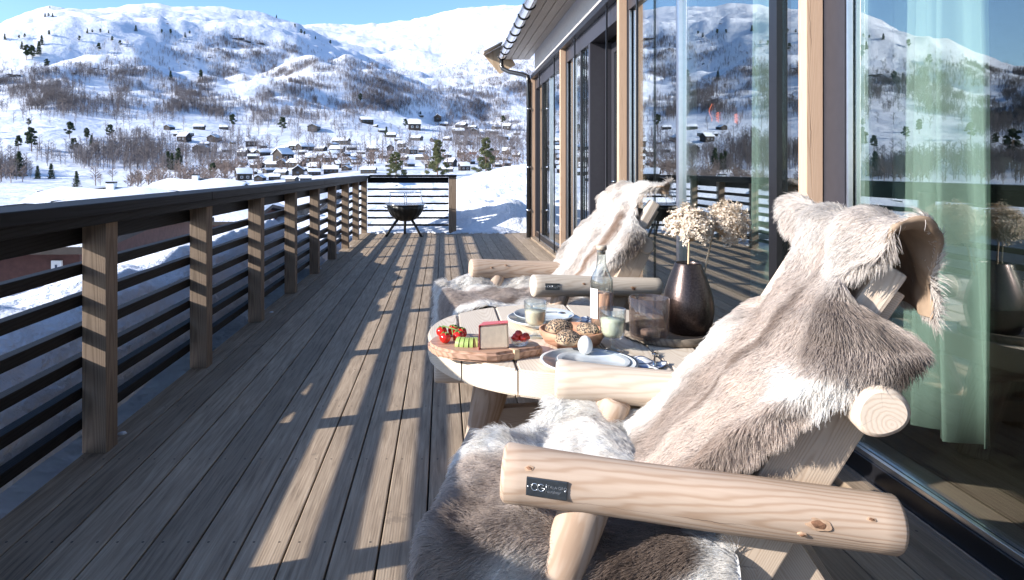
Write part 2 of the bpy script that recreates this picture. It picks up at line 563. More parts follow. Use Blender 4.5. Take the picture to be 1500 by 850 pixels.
# ------------------------------------------------------------------ noise
def vnoise(x, y, seed=0):
    xi, yi = np.floor(x).astype(np.int64), np.floor(y).astype(np.int64)
    fx, fy = x - xi, y - yi
    fx, fy = fx * fx * fx * (fx * (fx * 6 - 15) + 10), fy * fy * fy * (fy * (fy * 6 - 15) + 10)

    def h(i, j):
        n = (i * 374761393 + j * 668265263 + seed * 974711) & 0x7fffffff
        n = ((n ^ (n >> 13)) * 1274126177) & 0x7fffffff
        return ((n ^ (n >> 16)) & 0xffff) / 65535.0
    a, b, c, d = h(xi, yi), h(xi + 1, yi), h(xi, yi + 1), h(xi + 1, yi + 1)
    return (a * (1 - fx) + b * fx) * (1 - fy) + (c * (1 - fx) + d * fx) * fy


def fbm(x, y, oct=4, seed=0, gain=.5):
    s, a, t = 0, 1.0, 0
    for i in range(oct):
        s = s + a * (vnoise(x * 2 ** i, y * 2 ** i, seed + i * 17) - .5)
        t += a
        a *= gain
    return s / t * 2


# ------------------------------------------------------------------ terrain
RK = [4, 12, 30, 60, 120, 200, 300, 400, 500, 650, 900, 1300, 1800, 2500, 3500, 5000]
TAB = {
    -1500: [1000, 479, 388, 336, 297, 281, 268, 232, 205, 178, 150, 135, 130, 140, 150, 160],
    -420: [1000, 479, 388, 336, 297, 281, 268, 228, 190, 145, 112, 104, 108, 125, 140, 150],
    -230: [1000, 479, 388, 336, 297, 281, 268, 228, 196, 150, 112, 103, 108, 125, 140, 150],
    -160: [1000, 479, 388, 336, 297, 281, 268, 228, 203, 172, 138, 112, 106, 125, 140, 150],
    -45: [1000, 479, 388, 336, 297, 281, 268, 224, 192, 155, 112, 78, 66, 72, 90, 100],
    20: [1000, 479, 388, 336, 297, 281, 268, 219, 184, 143, 95, 55, 33, 25, 45, 60],
    75: [1000, 479, 388, 336, 297, 281, 268, 216, 180, 137, 87, 45, 20, 11, 40, 60],
    200: [1000, 479, 388, 336, 297, 281, 265, 220, 186, 145, 95, 50, 18, 5, 30, 60],
    330: [1000, 479, 388, 336, 295, 274, 249, 223, 201, 166, 117, 64, 26, 8, 30, 50],
    430: [1000, 479, 388, 334, 290, 267, 238, 216, 201, 178, 124, 68, 32, 42, 42, 36],
    500: [1000, 479, 388, 330, 288, 262, 234, 213, 199, 182, 143, 86, 82, 66, 45, 36],
    560: [1000, 470, 370, 320, 285, 261, 232, 212, 199, 186, 160, 112, 106, 78, 46, 33],
    640: [1000, 450, 345, 308, 282, 261, 231, 213, 201, 191, 176, 152, 124, 80, 38, 21],
    700: [1000, 430, 335, 303, 281, 261, 234, 215, 205, 196, 180, 150, 115, 66, 26, 11],
    770: [1000, 420, 330, 300, 280, 262, 238, 220, 208, 198, 180, 146, 105, 55, 18, 5],
    1000: [1000, 420, 330, 300, 280, 262, 240, 220, 208, 198, 178, 140, 95, 45, 8, -10],
    1900: [1000, 420, 330, 300, 280, 262, 240, 220, 208, 198, 178, 140, 95, 45, 8, -10],
}
pxs = sorted(TAB)
th_k = np.array([math.atan((p - VX) / FP) for p in pxs])
tab = np.array([TAB[p] for p in pxs], float)
TH = np.concatenate([np.linspace(math.radians(-78), math.radians(-46), 170, endpoint=False),
                     np.linspace(math.radians(-46), math.radians(9), 760, endpoint=False),
                     np.linspace(math.radians(9), math.radians(52), 150)])
LR = np.linspace(math.log(4.0), math.log(5200.0), 420)
RR = np.exp(LR)
lk = np.log(np.array(RK, float))
cols = np.array([np.interp(LR, lk, row) for row in tab])


def gsm(a, s, axis):
    n = int(3 * s)
    w = np.exp(-.5 * (np.arange(-n, n + 1) / s) ** 2)
    w /= w.sum()
    pad = [(n, n) if i == axis else (0, 0) for i in range(a.ndim)]
    p = np.pad(a, pad, mode='edge')
    return np.apply_along_axis(lambda q: np.convolve(q, w, 'valid'), axis, p)


cols = gsm(cols, 5, 1)
YI = np.empty((len(TH), len(LR)))
for j in range(len(LR)):
    YI[:, j] = np.interp(TH, th_k, cols[:, j])
YI = gsm(YI, 9, 0)
TT, R2 = np.meshgrid(TH, RR, indexing='ij')
XX, YY = R2 * np.sin(TT), R2 * np.cos(TT)
ZZ = H + (HZ - YI) / FP * R2 * np.maximum(np.cos(TT), .3)
ZZ = np.maximum(ZZ, -6.0)
amp = np.clip((R2 - 280) / 500, 0, 1)
# benches and gullies that run down the slope to the right
dg = (XX * .82 + YY * .45), (-XX * .45 + YY * .82)
rel = fbm(dg[0] / 620, dg[1] / 260, 5, 3) * 52 + fbm(XX / 150, YY / 170, 4, 9) * 27
rel += -np.abs(fbm(dg[0] / 420, dg[1] / 120, 3, 21)) * 44
rel += fbm(XX / 48, YY / 60, 3, 33) * 7.5
fade = np.clip((2900 - R2) / 1400, .55, 1)
ZZ = ZZ + amp * rel * fade * np.clip(R2 / 900, .3, 1.25) * .85
ZZ += np.clip((R2 - 14) / 60, 0, 1) * fbm(XX / 22, YY / 22, 4, 5) * .55
# terraces: alternating easy and steep ground on the big hill
el = np.clip((R2 - 380) / 900, 0, 1) * np.clip((1500 - R2) / 500, 0, 1)
ZZ += el * 13 * np.sin(ZZ / 27 + 2.2 * fbm(XX / 500, YY / 500, 3, 41))
ZZ += (np.clip((R2 - 1400) / 700, 0, 1) * np.clip((3500 - R2) / 900, .12, 1) * np.clip((TT - math.atan(-.2)) / .06, 0, 1)
       * (fbm(XX / 300, YY / 300, 5, 51) * 42 - np.abs(fbm(dg[0] / 700, dg[1] / 240, 3, 53)) * 45))
nt_, nr_ = ZZ.shape


def grid_obj(name, X, Y, Z, mat):
    a, b = X.shape
    v = np.stack([X, Y, Z], -1).reshape(-1, 3)
    i = np.arange(a * b).reshape(a, b)
    q = np.stack([i[:-1, :-1], i[1:, :-1], i[1:, 1:], i[:-1, 1:]], -1).reshape(-1, 4)[:, ::-1]
    me = bpy.data.meshes.new(name)
    me.vertices.add(len(v))
    me.vertices.foreach_set('co', v.ravel())
    me.loops.add(q.size)
    me.loops.foreach_set('vertex_index', q.ravel())
    me.polygons.add(len(q))
    me.polygons.foreach_set('loop_start', np.arange(0, q.size, 4))
    me.polygons.foreach_set('loop_total', np.full(len(q), 4))
    me.polygons.foreach_set('use_smooth', np.ones(len(q), bool))
    me.materials.append(mat)
    me.update(calc_edges=True)
    me.validate()
    o = bpy.data.objects.new(name, me)
    COL.objects.link(o)
    return o


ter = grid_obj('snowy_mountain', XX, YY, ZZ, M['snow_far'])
tag(ter, kind='structure')
# a plain apron of snow below and behind, so the ground closes in every direction
ang = np.linspace(0, 2 * math.pi, 73)
apr = np.array([.01, 5, 60, 400, 2000, 9000])
AT, AR = np.meshgrid(ang, apr, indexing='ij')
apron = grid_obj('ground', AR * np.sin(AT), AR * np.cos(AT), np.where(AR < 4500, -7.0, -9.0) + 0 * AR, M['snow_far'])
tag(apron, kind='structure')

IMY = HZ - (ZZ - H) / np.maximum(R2 * np.cos(TT), .1) * FP          # photo row of every terrain vertex
VIS = IMY <= np.minimum.accumulate(IMY, axis=1) + .6


def ground_z(x, y):
    t, r = math.atan2(x, y), math.hypot(x, y)
    ti = np.interp(t, TH, np.arange(nt_))
    ri = np.interp(math.log(r), LR, np.arange(nr_))
    a, b = int(min(ti, nt_ - 2)), int(min(ri, nr_ - 2))
    f, g = ti - a, ri - b
    return float((ZZ[a, b] * (1 - g) + ZZ[a, b + 1] * g) * (1 - f) + (ZZ[a + 1, b] * (1 - g) + ZZ[a + 1, b + 1] * g) * f)


def hit(px, py, rmin=60):
    """Where the sight line through a photo pixel meets the terrain."""
    t = math.atan((px - VX) / FP)
    a = int(np.clip(np.searchsorted(TH, t), 1, nt_ - 1))
    row = IMY[a]
    j0 = int(np.searchsorted(RR, rmin))
    js = np.nonzero(row[j0:] <= py)[0]
    j = j0 + int(js[0]) if len(js) else int(np.argmin(row))
    if j > j0 and row[j - 1] > py >= row[j]:
        g = (row[j - 1] - py) / (row[j - 1] - row[j])
        r = math.exp(LR[j - 1] + (LR[j] - LR[j - 1]) * g)
    else:
        r = RR[j]
    x, y = r * math.sin(t), r * math.cos(t)
    return Vector((x, y, ground_z(x, y)))


# ------------------------------------------------------------------ trees
def merged(name, verts, faces, mat):
    me = bpy.data.meshes.new(name)
    me.vertices.add(len(verts))
    me.vertices.foreach_set('co', np.ascontiguousarray(verts, np.float32).ravel())
    me.loops.add(faces.size)
    me.loops.foreach_set('vertex_index', faces.ravel().astype(np.int32))
    me.polygons.add(len(faces))
    k_ = faces.shape[1]
    me.polygons.foreach_set('loop_start', np.arange(0, faces.size, k_, dtype=np.int32))
    me.polygons.foreach_set('loop_total', np.full(len(faces), k_, np.int32))
    me.materials.append(mat)
    me.update(calc_edges=True)
    return me


def spikes(segs):
    """segs: list of (p0, p1, r0, r1): slim three-sided rods as triangles."""
    V, F = [], []
    for p0, p1, r0, r1 in segs:
        p0, p1 = np.array(p0, float), np.array(p1, float)
        d = p1 - p0
        d /= np.linalg.norm(d) + 1e-9
        a = np.cross(d, [.3, .2, 1.0] if abs(d[2]) < .9 else [1, 0, 0])
        a /= np.linalg.norm(a)
        b = np.cross(d, a)
        o = len(V)
        for q, r in ((p0, r0), (p1, r1)):
            for i in range(3):
                an = 2.094 * i
                V.append(q + (a * math.cos(an) + b * math.sin(an)) * r)
        for i in range(3):
            j = (i + 1) % 3
            F += [(o + i, o + j, o + 3 + j), (o + i, o + 3 + j, o + 3 + i)]
    return np.array(V), np.array(F)


def birch_shape(seed, thick=1.0, nb=11, nt=3):
    """A bare birch one unit tall."""
    r = random.Random(seed)
    segs = [((0, 0, -.04), (.01, 0, .5), .016 * thick, .012 * thick), ((.01, 0, .5), (.02, .01, 1), .012 * thick, .004 * thick)]
    for i in range(nb):
        z = .22 + .7 * i / nb
        a = r.random() * 6.28
        L = (.30 - .2 * (z - .22)) * r.uniform(.7, 1.2)
        up = r.uniform(.6, 1.2)
        p1 = (math.cos(a) * L, math.sin(a) * L, z + L * up)
        segs.append(((.01, 0, z), p1, .007 * thick, .0045 * thick))
        for q in range(nt):
            t = r.uniform(.3, .95)
            c = [.01 + (p1[0] - .01) * t, p1[1] * t, z + (p1[2] - z) * t]
            a2 = a + r.uniform(-1.3, 1.3)
            l2 = L * r.uniform(.35, .7)
            segs.append((c, (c[0] + math.cos(a2) * l2, c[1] + math.sin(a2) * l2, c[2] + l2 * r.uniform(.1, 1.1)), .0055 * thick, .0035 * thick))
    return spikes(segs)


def dens(px, y):
    """How thick the birch wood stands at a place of the photograph, 0 to 1."""
    n = (fbm(px / 70 + 9, y / 26, 4, 77) * .5 + .5)
    n2 = (fbm(px / 25, y / 12, 3, 78) * .5 + .5)

    def band(lo, hi, s=6):
        return 1 / (1 + np.exp(-(y - lo) / s)) / (1 + np.exp((y - hi) / s))
    d = np.zeros_like(px)
    left = 1 / (1 + np.exp((px - 330) / 25))
    mid = 1 / (1 + np.exp(-(px - 270) / 30)) / (1 + np.exp((px - (655 + (y - 140) * .15)) / 8))
    right = 1 / (1 + np.exp(-(px - 655) / 10))
    edge_top = np.interp(px, [270, 330, 420, 480, 560, 640], [58, 62, 62, 75, 88, 135])
    d += left * band(105, 162, 5) * .95
    d += left * band(60, 100, 5) * .10 * (px > 120)
    low = np.interp(px, [-200, 0, 110, 180, 330], [235, 232, 228, 205, 205])
    d += left / (1 + np.exp(-(y - low) / 4)) / (1 + np.exp((y - 262) / 3)) * .42
    d += mid / (1 + np.exp(-(y - edge_top) / 6)) / (1 + np.exp((y - np.interp(px, [300, 450, 560, 640], [182, 176, 165, 158])) / 5)) * .9
    d += right * band(75, 195, 14) * 1.0 + (px > 560) * band(40, 110, 10) * .05
    d += band(175, 262, 6) * (px > 260) * .07
    d += (px < -20) * band(100, 165, 6) * .4 + (px < -120) * band(98, 190, 6) * .9
    return np.clip(d, 0, 1) * np.clip((n - .30) * 3.6, 0.02, 1) * np.clip((n2 - .1) * 1.6, .3, 1)


PXG = VX + np.tan(TT) * FP
dy = -np.diff(IMY, axis=1, append=IMY[:, -1:])
dpx = np.gradient(PXG, axis=0)
wgt = np.where(VIS & (R2 > 230) & ((R2 < 2300) | ((PXG > 560) & (R2 < 3300))) & (PXG > -900) & (PXG < 830), dens(PXG, IMY) * np.clip(dy, 0, 12) * dpx, 0).ravel()
wgt *= np.clip((R2.ravel() / 500) ** .6, .5, 2.0)
NB_ = 42000
pick = rng.choice(wgt.size, NB_, p=wgt / wgt.sum())
ti_, ri_ = np.unravel_index(pick, ZZ.shape)
jt, jr = rng.random(NB_) - .5, rng.random(NB_) - .5
bt = TH[ti_] + jt * np.gradient(TH)[ti_]
br_ = np.exp(LR[ri_] + jr * (LR[1] - LR[0]))
bx, by = br_ * np.sin(bt), br_ * np.cos(bt)
order = np.argsort(br_)
bx, by = bx[order], by[order]
bz = np.array([ground_z(a, b) for a, b in zip(bx, by)])
bh = rng.uniform(3.8, 7.0, NB_)
shapes = [birch_shape(s, 1.45, 11, 2) for s in range(8)]
VV, FF, off = [], [], 0
for i in range(230, NB_):
    v, f = shapes[i % 8]
    a = rng.random() * 6.28
    c, s = math.cos(a), math.sin(a)
    h = bh[i]
    q = np.stack([(v[:, 0] * c - v[:, 1] * s) * h + bx[i], (v[:, 0] * s + v[:, 1] * c) * h + by[i], v[:, 2] * h * 1.05 + bz[i]], -1)
    VV.append(q)
    FF.append(f + off)
    off += len(v)
fo = bpy.data.objects.new('birch_forest', merged('birch_forest', np.concatenate(VV), np.concatenate(FF), M['bark']))
COL.objects.link(fo)
tag(fo, 'bare brown birch wood spread over the snowy mountainside', 'forest', kind='stuff')

near_me = [merged('birch_tree', *birch_shape(100 + s, 2.0, 14, 4), M['birch_near']) for s in range(5)]


def birch(x, y, h, label, group, i):
    o = bpy.data.objects.new('birch_tree', near_me[i % 5])
    COL.objects.link(o)
    o.location = (x, y, ground_z(x, y) - .05)
    o.scale = (h, h, h)
    o.rotation_euler = (0, 0, (i * 2.399) % 6.28)
    return tag(o, label, 'tree', group)


for i in range(230):
    pxx = VX + bx[i] / by[i] * FP
    where = 'at the foot of the hill beside the snowy flat' if pxx < 330 else 'between the cabins of the village slope'
    birch(bx[i], by[i], bh[i] * .9, 'bare brown birch ' + where, 'bare birches ' + where, i)
kk = 0
for i in range(60):       # the russet thicket beyond the neighbours' roofs
    q = hit(random.uniform(184, 332), random.uniform(266, 284), 70)
    birch(q.x, q.y, random.uniform(3.6, 5.6), 'slim russet birch in the thicket beyond the white chimneys', 'birches in the thicket beyond the chimneys', i)


def needle_cloud(seed, n, shape, leaf, squash=.5):
    """A crown of many small needle tufts spread over boughs; shape(t) is the bough reach at height t."""
    r = np.random.default_rng(seed)
    V, F = [], []
    tiers = 15
    for ti in range(tiers):
        t = (ti + .3 + .5 * r.random()) / tiers
        reach = shape(t)
        nb = 5 + int(3 * r.random())
        a0 = r.random() * 6.28
        for b in range(nb):
            a = a0 + b * 6.28 / nb + r.normal() * .25
            L = reach * r.uniform(.55, 1.12)
            if r.random() < .14:
                continue
            m = max(4, int(n / (tiers * nb)))
            for _ in range(m):
                s = L * math.sqrt(r.random())
                c = np.array([math.cos(a) * s, math.sin(a) * s, t + s * .18]) + r.normal(size=3) * np.array([.3, .3, .22]) * leaf * 1.6
                w = r.normal(size=(3, 3))
                w[:, 2] *= .7
                w = w / np.linalg.norm(w, axis=1)[:, None] * leaf * r.uniform(.6, 1.2)
                o = len(V)
                V += [c + w[0], c + w[1], c + w[2]]
                F.append((o, o + 1, o + 2))
    return np.array(V), np.array(F)


def clump_crown(seed, young):
    r = np.random.default_rng(seed + 40)
    V, F = [], []
    n = 34 if young else 15
    for i in range(n):
        t = (.10 + .86 * (i + .5) / n) if young else (.30 + .66 * ((i + .5) / n) ** .8)
        reach = (.30 * (1.04 - t) ** .8 + .02) if young else (.20 * math.sin(math.pi * min(.97, max(.12, (t - .18) / .84))) + .01)
        a = i * 2.4 + r.normal() * .5
        off = reach * r.uniform(.35, 1.1)
        c0 = np.array([math.cos(a) * off, math.sin(a) * off, t])
        rad = np.array([1, 1, .62]) * (r.uniform(.055, .085) if young else r.uniform(.06, .115)) * (1.25 - .5 * t)
        m = 340 if young else 300
        leaf = .021 if young else .036
        for _ in range(m):
            d = r.normal(size=3)
            d = d / np.linalg.norm(d) * r.random() ** .4
            c = c0 + d * rad
            w = r.normal(size=(3, 3))
            w = w / np.linalg.norm(w, axis=1)[:, None] * leaf * r.uniform(.5, 1.1)
            o = len(V)
            V += [c + w[0], c + w[1], c + w[2]]
            F.append((o, o + 1, o + 2))
    return np.array(V), np.array(F)


def pine_mesh(seed, kind, mat):
    if kind != 'spruce':
        v, f = clump_crown(seed, kind == 'young')
        return merged('crown', v, f, mat)
    if kind == 'spruce':
        sh = lambda t: .24 * (1.02 - t) + .015
    elif kind == 'round':
        sh = lambda t: .27 * math.sin(math.pi * min(1, max(.03, (t - .28) / .74))) ** .7 if t > .28 else .05
    else:
        sh = lambda t: .36 * (1.03 - t) ** .75 * (1 if t > .12 else .55) + .02
    big = kind == 'young'
    v, f = needle_cloud(seed, 9000 if big else 2600, sh, .026 if big else .040)
    return merged('crown', v, f, mat)


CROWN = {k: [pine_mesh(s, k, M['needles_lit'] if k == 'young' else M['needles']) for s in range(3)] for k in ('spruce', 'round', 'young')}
tv, tf = spikes([((0, 0, -.05), (.005, 0, .6), .02, .014), ((.005, 0, .6), (0, .004, .99), .014, .004)] +
                [((0, 0, z), (math.cos(a) * .16 * (1.1 - z), math.sin(a) * .16 * (1.1 - z), z + .06), .007, .003)
                 for z, a in ((.2, 0), (.28, 2.2), (.36, 4.1), (.45, 1.1), (.55, 3.0), (.65, 5.2), (.75, .4))])
TRUNK = merged('trunk', tv, tf, M['pine_trunk'])
ORD = ['first', 'second', 'third', 'fourth', 'fifth', 'sixth', 'seventh', 'eighth', 'ninth', 'tenth', 'eleventh', 'twelfth',
       'thirteenth', 'fourteenth', 'fifteenth', 'sixteenth', 'seventeenth', 'eighteenth', 'nineteenth', 'twentieth']


def pine(px, py, hpx, kind, label, group, i, rmin=60, wide=1.0):
    p = hit(px, py, rmin)
    h = hpx * p.y / FP * 1.05
    root = empty('pine_tree', p - Vector((0, 0, .04 * h)), 0, label, 'tree', group)
    for nm, me in (('crown', CROWN[kind][i % 3]), ('trunk', TRUNK)):
        o = bpy.data.objects.new(nm, me)
        COL.objects.link(o)
        o.parent = root
        o.scale = (h * wide, h * wide, h)
        o.rotation_euler = (0, 0, i * 1.7)
    return root


zones = {
    'on the white upper slope': [(7, 58, 9), (28, 57, 6), (36, 56, 7), (72, 53, 9), (61, 66, 14), (116, 61, 9), (128, 49, 7), (135, 49, 6),
                                 (147, 49, 7), (159, 49, 5), (199, 46, 9), (164, 62, 9), (176, 68, 9), (237, 50, 7), (250, 52, 9), (271, 55, 7), (278, 51, 6)],
    'just under the rounded summit': [(66, 25, 6), (71, 25, 6), (77, 25, 6), (73, 13, 4)],
    'in the clump above the upper birch wood': [(32, 72, 11), (39, 88, 23), (47, 87, 21), (57, 80, 19), (68, 101, 15), (145, 75, 12)],
    'standing in the middle birch wood': [(250, 117, 13), (294, 117, 15), (341, 188, 21), (414, 194, 23), (528, 151, 14)],
    'on the lower snow meadow': [(42, 186, 13), (46, 222, 36), (27, 220, 22), (102, 203, 25), (108, 224, 22), (127, 207, 20), (161, 203, 21), (134, 214, 16)],
    'at the edge of the shaded valley flat': [(28, 258, 36), (112, 274, 23), (246, 248, 26), (252, 249, 24), (261, 249, 32), (75, 262, 22), (55, 262, 19)],
    'among the village cabins': [(312, 262, 24), (484, 66, 7), (441, 51, 8), (594, 188, 14), (566, 201, 15), (737, 182, 13), (671, 231, 10), (616, 172, 8)],
    'along the high bare ridge line': [(405, 27, 5), (432, 41, 6), (446, 52, 6), (462, 58, 5)],
}
ii = 0
for zn, lst in zones.items():
    for j, (px, py, hp) in enumerate(sorted(lst)):
        kd = 'spruce' if (zn.endswith('flat') or (j % 3 == 0 and hp < 20)) else 'round'
        pine(px, py, hp, kd, f'dark evergreen, {ORD[j]} from the left of those {zn}', 'evergreens ' + zn, ii, 150, 1.15)
        ii += 1
# the reflection also shows the hillside beyond the left edge
for j, (px, py, hp) in enumerate(sorted([(-30, 70, 13), (-60, 95, 16), (-115, 205, 26), (-175, 232, 44), (-40, 196, 22), (-20, 205, 20), (-8, 120, 16), (-150, 215, 20)])):
    pine(px, py, hp, 'round', f'dark pine mirrored in the near glass pane, {ORD[j]} from the right of those mirrored', 'pines seen only in the glass wall', j, 150, 1.1)
pine(580, 262, 40, 'young', 'low bushy young pine peeping over the far railing', 'young pines beyond the far railing', 0, 90, 1.35)
pine(641, 258, 54, 'young', 'sunlit young pine behind the far railing post', 'young pines beyond the far railing', 1, 90, 1.0)
pine(712, 254, 53, 'young', 'sunlit young pine above the snow slope beside the house corner', 'young pines beyond the far railing', 2, 90, 1.05)

# bare rock showing through the snow
for j, (px, py, w) in enumerate([(347, 58, 18), (362, 62, 14), (371, 66, 8), (382, 65, 16), (318, 72, 8), (108, 109, 12), (152, 102, 14), (140, 101, 8),
                                 (290, 87, 8), (306, 84, 8), (270, 94, 7), (20, 111, 22), (342, 70, 8), (352, 92, 7), (244, 35, 6), (720, 83, 5), (677, 96, 4)]):
    p = hit(px, py, 150)
    s = w * p.y / FP / 2
    mb = MB()
    for q in range(5):
        c = p + Vector((random.uniform(-1, 1) * s * .8, random.uniform(-.2, .2) * s, random.uniform(-.1, .2) * s))
        mb.ball(c, s * random.uniform(.22, .45), 0, 1, (1.5, .8, .42), .5)
    tag(mb.build('rock_outcrop', M['rock']), f'dark rock outcrop in the snow, {ORD[j]} of those on the mountainside', 'rock', 'rock outcrops on the mountainside')


# ------------------------------------------------------------------ cabins
def cabin_parts(w, d, hw, hr, wall, style, sn=.5):
    """(name, mesh) list for a snow-covered cabin, ridge along X, front towards -Y."""
    out = []
    mb = MB()
    gable = [(-w / 2, hw), (w / 2, hw)]
    for sx in (-1, 1):
        pass
    vs = [(-w / 2, -d / 2, -1.2), (w / 2, -d / 2, -1.2), (w / 2, d / 2, -1.2), (-w / 2, d / 2, -1.2),
          (-w / 2, -d / 2, hw), (w / 2, -d / 2, hw), (w / 2, d / 2, hw), (-w / 2, d / 2, hw), (-w / 2, 0, hw + hr), (w / 2, 0, hw + hr)]
    mb.add(vs, [(0, 1, 5, 4), (2, 3, 7, 6), (1, 2, 6, 9, 5), (3, 0, 4, 8, 7), (4, 5, 9, 8), (6, 7, 8, 9)])
    out.append(('wall', mb, wall))
    mb = MB()
    ov, th = .5, .14
    sl = hr / (d / 2)
    for s in (-1, 1):
        a = [(-w / 2 - ov, 0, hw + hr + .02), (w / 2 + ov, 0, hw + hr + .02), (w / 2 + ov, s * (d / 2 + ov), hw - ov * sl + .02), (-w / 2 - ov, s * (d / 2 + ov), hw - ov * sl + .02)]
        b = [(x, y, z + th) for x, y, z in a]
        mb.add(a + b, [(0, 1, 2, 3), (7, 6, 5, 4), (0, 4, 5, 1), (1, 5, 6, 2), (2, 6, 7, 3), (3, 7, 4, 0)])
    out.append(('roof', mb, M['cabin_wall']))
    mb = MB()
    for s in (-1, 1):
        rows = []
        for t in (0, .35, .7, .93, 1.0):
            y = s * (d / 2 + ov * .95) * t
            z0 = hw + hr - abs(y) * sl + .175
            rows.append([(-w / 2 - ov * .95 + (w + ov * 1.9) * q / 6, y, z0 + sn * (1 if t < .9 else (.75 if t < .98 else .05)) * (.85 + .25 * math.sin(q * 2.1 + t * 5 + s)) * (.4 if q in (0, 6) else 1)) for q in range(7)])
        v = [p for r_ in rows for p in r_]
        f = [(i * 7 + j, i * 7 + j + 1, i * 7 + j + 8, i * 7 + j + 7) for i in range(4) for j in range(6)]
        mb.add(v, f, 0, True)
        for q in (0, 6):
            e = [rows[k_][q] for k_ in range(5)]
            bse = [(p[0], p[1], hw + hr - abs(p[1]) * sl + .15) for p in e]
            mb.add(e + bse, [(k_, k_ + 1, k_ + 6, k_ + 5) for k_ in range(4)])
        e = rows[4]
        mb.add(list(e) + [(p[0], p[1], p[2] - .12) for p in e], [(k_, k_ + 1, k_ + 8, k_ + 7) for k_ in range(6)])
    out.append(('roof_snow', mb, M['snow']))
    nwin = 3 if w > 8 else 2
    for i in range(nwin):
        x = -w / 2 + w * (i + .7) / (nwin + .4)
        fr = MB().box((x - .62, -d / 2 - .07, .75), (x + .62, -d / 2 + .01, 1.95))
        out.append(('window', fr, M['white_paint'] if style else M['cabin_grey']))
        out.append(('pane', MB().box((x - .5, -d / 2 - .09, .86), (x + .5, -d / 2 - .062, 1.84)), M['window_dark']))
    for s in (-1, 1):
        out.append(('gable_window', MB().box((s * (w / 2 + .01) - .04, -.7, .9), (s * (w / 2 + .01) + .04, .7, 2.0)), M['window_dark']))
    out.append(('chimney', MB().box((w * .18, .1, hw + hr * .4), (w * .18 + .8, .9, hw + hr + 1.1)), M['chimney']))
    return out


def cabin_proto(args):
    res = []
    for nm, mb, mt in cabin_parts(*args):
        me = bpy.data.meshes.new(nm)
        me.from_pydata(mb.v, [], mb.f)
        me.materials.append(mt)
        me.polygons.foreach_set('use_smooth', mb.sm)
        res.append((nm, me))
    return res


PROTO = [cabin_proto(a) for a in ((9, 7, 2.5, 1.9, M['cabin_wall'], 0), (11, 7, 2.6, 1.7, M['cabin_grey'], 0), (7, 6.5, 3.2, 2.3, M['cabin_wall'], 1),
                                  (8, 6.5, 2.6, 1.9, M['cabin_red'], 1))]
PW = [9, 11, 7, 8]


def cabin(p, width, rz, kind, label, group):
    s = width / (PW[kind] + 1.0)
    root = empty('cabin', p, rz, label, 'cabin', group)
    win = None
    for nm, me in PROTO[kind]:
        o = bpy.data.objects.new(nm, me)
        COL.objects.link(o)
        o.parent = win if nm == 'pane' and win is not None else root
        if nm != 'pane':
            o.scale = (s, s, s)
        if nm == 'window':
            win = o
    return root


CAB = [(248, 190, 16), (292, 190, 18), (328, 190, 15), (262, 200, 17), (280, 199, 9), (270, 207, 19), (314, 207, 22), (300, 214, 16), (295, 223, 26),
       (332, 223, 16), (341, 211, 6), (460, 191, 26), (500, 212, 28), (370, 227, 18), (386, 228, 20), (413, 226, 24), (447, 221, 26), (494, 224, 24),
       (490, 231, 16), (415, 236, 28), (456, 238, 20), (483, 237, 24), (327, 245, 26), (347, 249, 16), (377, 246, 22), (400, 245, 22), (434, 245, 28),
       (501, 246, 24), (357, 264, 26), (381, 265, 20), (412, 257, 22), (437, 257, 22), (460, 257, 22), (485, 254, 26), (428, 266, 20), (448, 266, 18),
       (516, 238, 18), (537, 181, 22), (550, 186, 8), (607, 190, 24), (641, 177, 16), (650, 185, 14), (676, 188, 18), (671, 197, 20),
       (695, 196, 18), (723, 196, 16), (737, 204, 16), (583, 207, 12), (610, 206, 20), (635, 208, 10), (673, 212, 14), (688, 212, 14), (508, 229, 12),
       (529, 226, 14), (546, 222, 22), (572, 221, 14), (590, 224, 20), (618, 234, 20), (544, 240, 16), (521, 241, 12), (508, 250, 14), (540, 254, 26),
       (660, 244, 18), (655, 252, 20), (680, 250, 18), (693, 226, 12), (725, 223, 14), (742, 226, 14), (756, 230, 14), (729, 234, 14), (743, 236, 14), (741, 243, 16),
       (616, 172, 10), (704, 204, 10), (560, 232, 14), (600, 244, 16), (630, 246, 14)]
_r = random.Random(5)
while len(CAB) < 118:
    if _r.random() < .62:
        c = (_r.uniform(345, 525), _r.uniform(214, 264), _r.uniform(13, 20))
    else:
        c = (_r.uniform(560, 758), _r.uniform(188, 246), _r.uniform(10, 17))
    if c[1] < 252 + 12 * (c[0] < 480) and all(abs(c[0] - q[0]) > 11 or abs(c[1] - q[1]) > 5.5 for q in CAB):
        CAB.append(c)
CAB.sort(key=lambda c: c[1])
rows_ = [CAB[i:i + 10] for i in range(0, len(CAB), 10)]
RN = ['topmost', 'second highest', 'third highest', 'fourth highest', 'fifth highest', 'sixth highest', 'sixth lowest', 'fifth lowest', 'fourth lowest', 'third lowest', 'second lowest', 'lowest']
for ri, row in enumerate(rows_):
    for j, (px, py, w) in enumerate(sorted(row)):
        p = hit(px, py, 110)
        wm = min(13.0, max(3.6, w * p.y / FP * .90))
        kind = 3 if (px, py) in ((693, 226), (742, 236)) else (0, 1, 2, 0, 1)[(ri * 7 + j * 3) % 5]
        colr = {0: 'dark brown', 1: 'dark grey', 2: 'tall dark', 3: 'red'}[kind]
        cabin(p + Vector((0, 0, .1)), wm, random.uniform(-.5, .5) + (1.2 if (j + ri) % 4 == 0 else 0), kind,
              f'{colr} cabin, {ORD[j]} from left in the {RN[ri]} row of the snowy village', 'cabins of the village')

# the neighbours' houses just below the railing


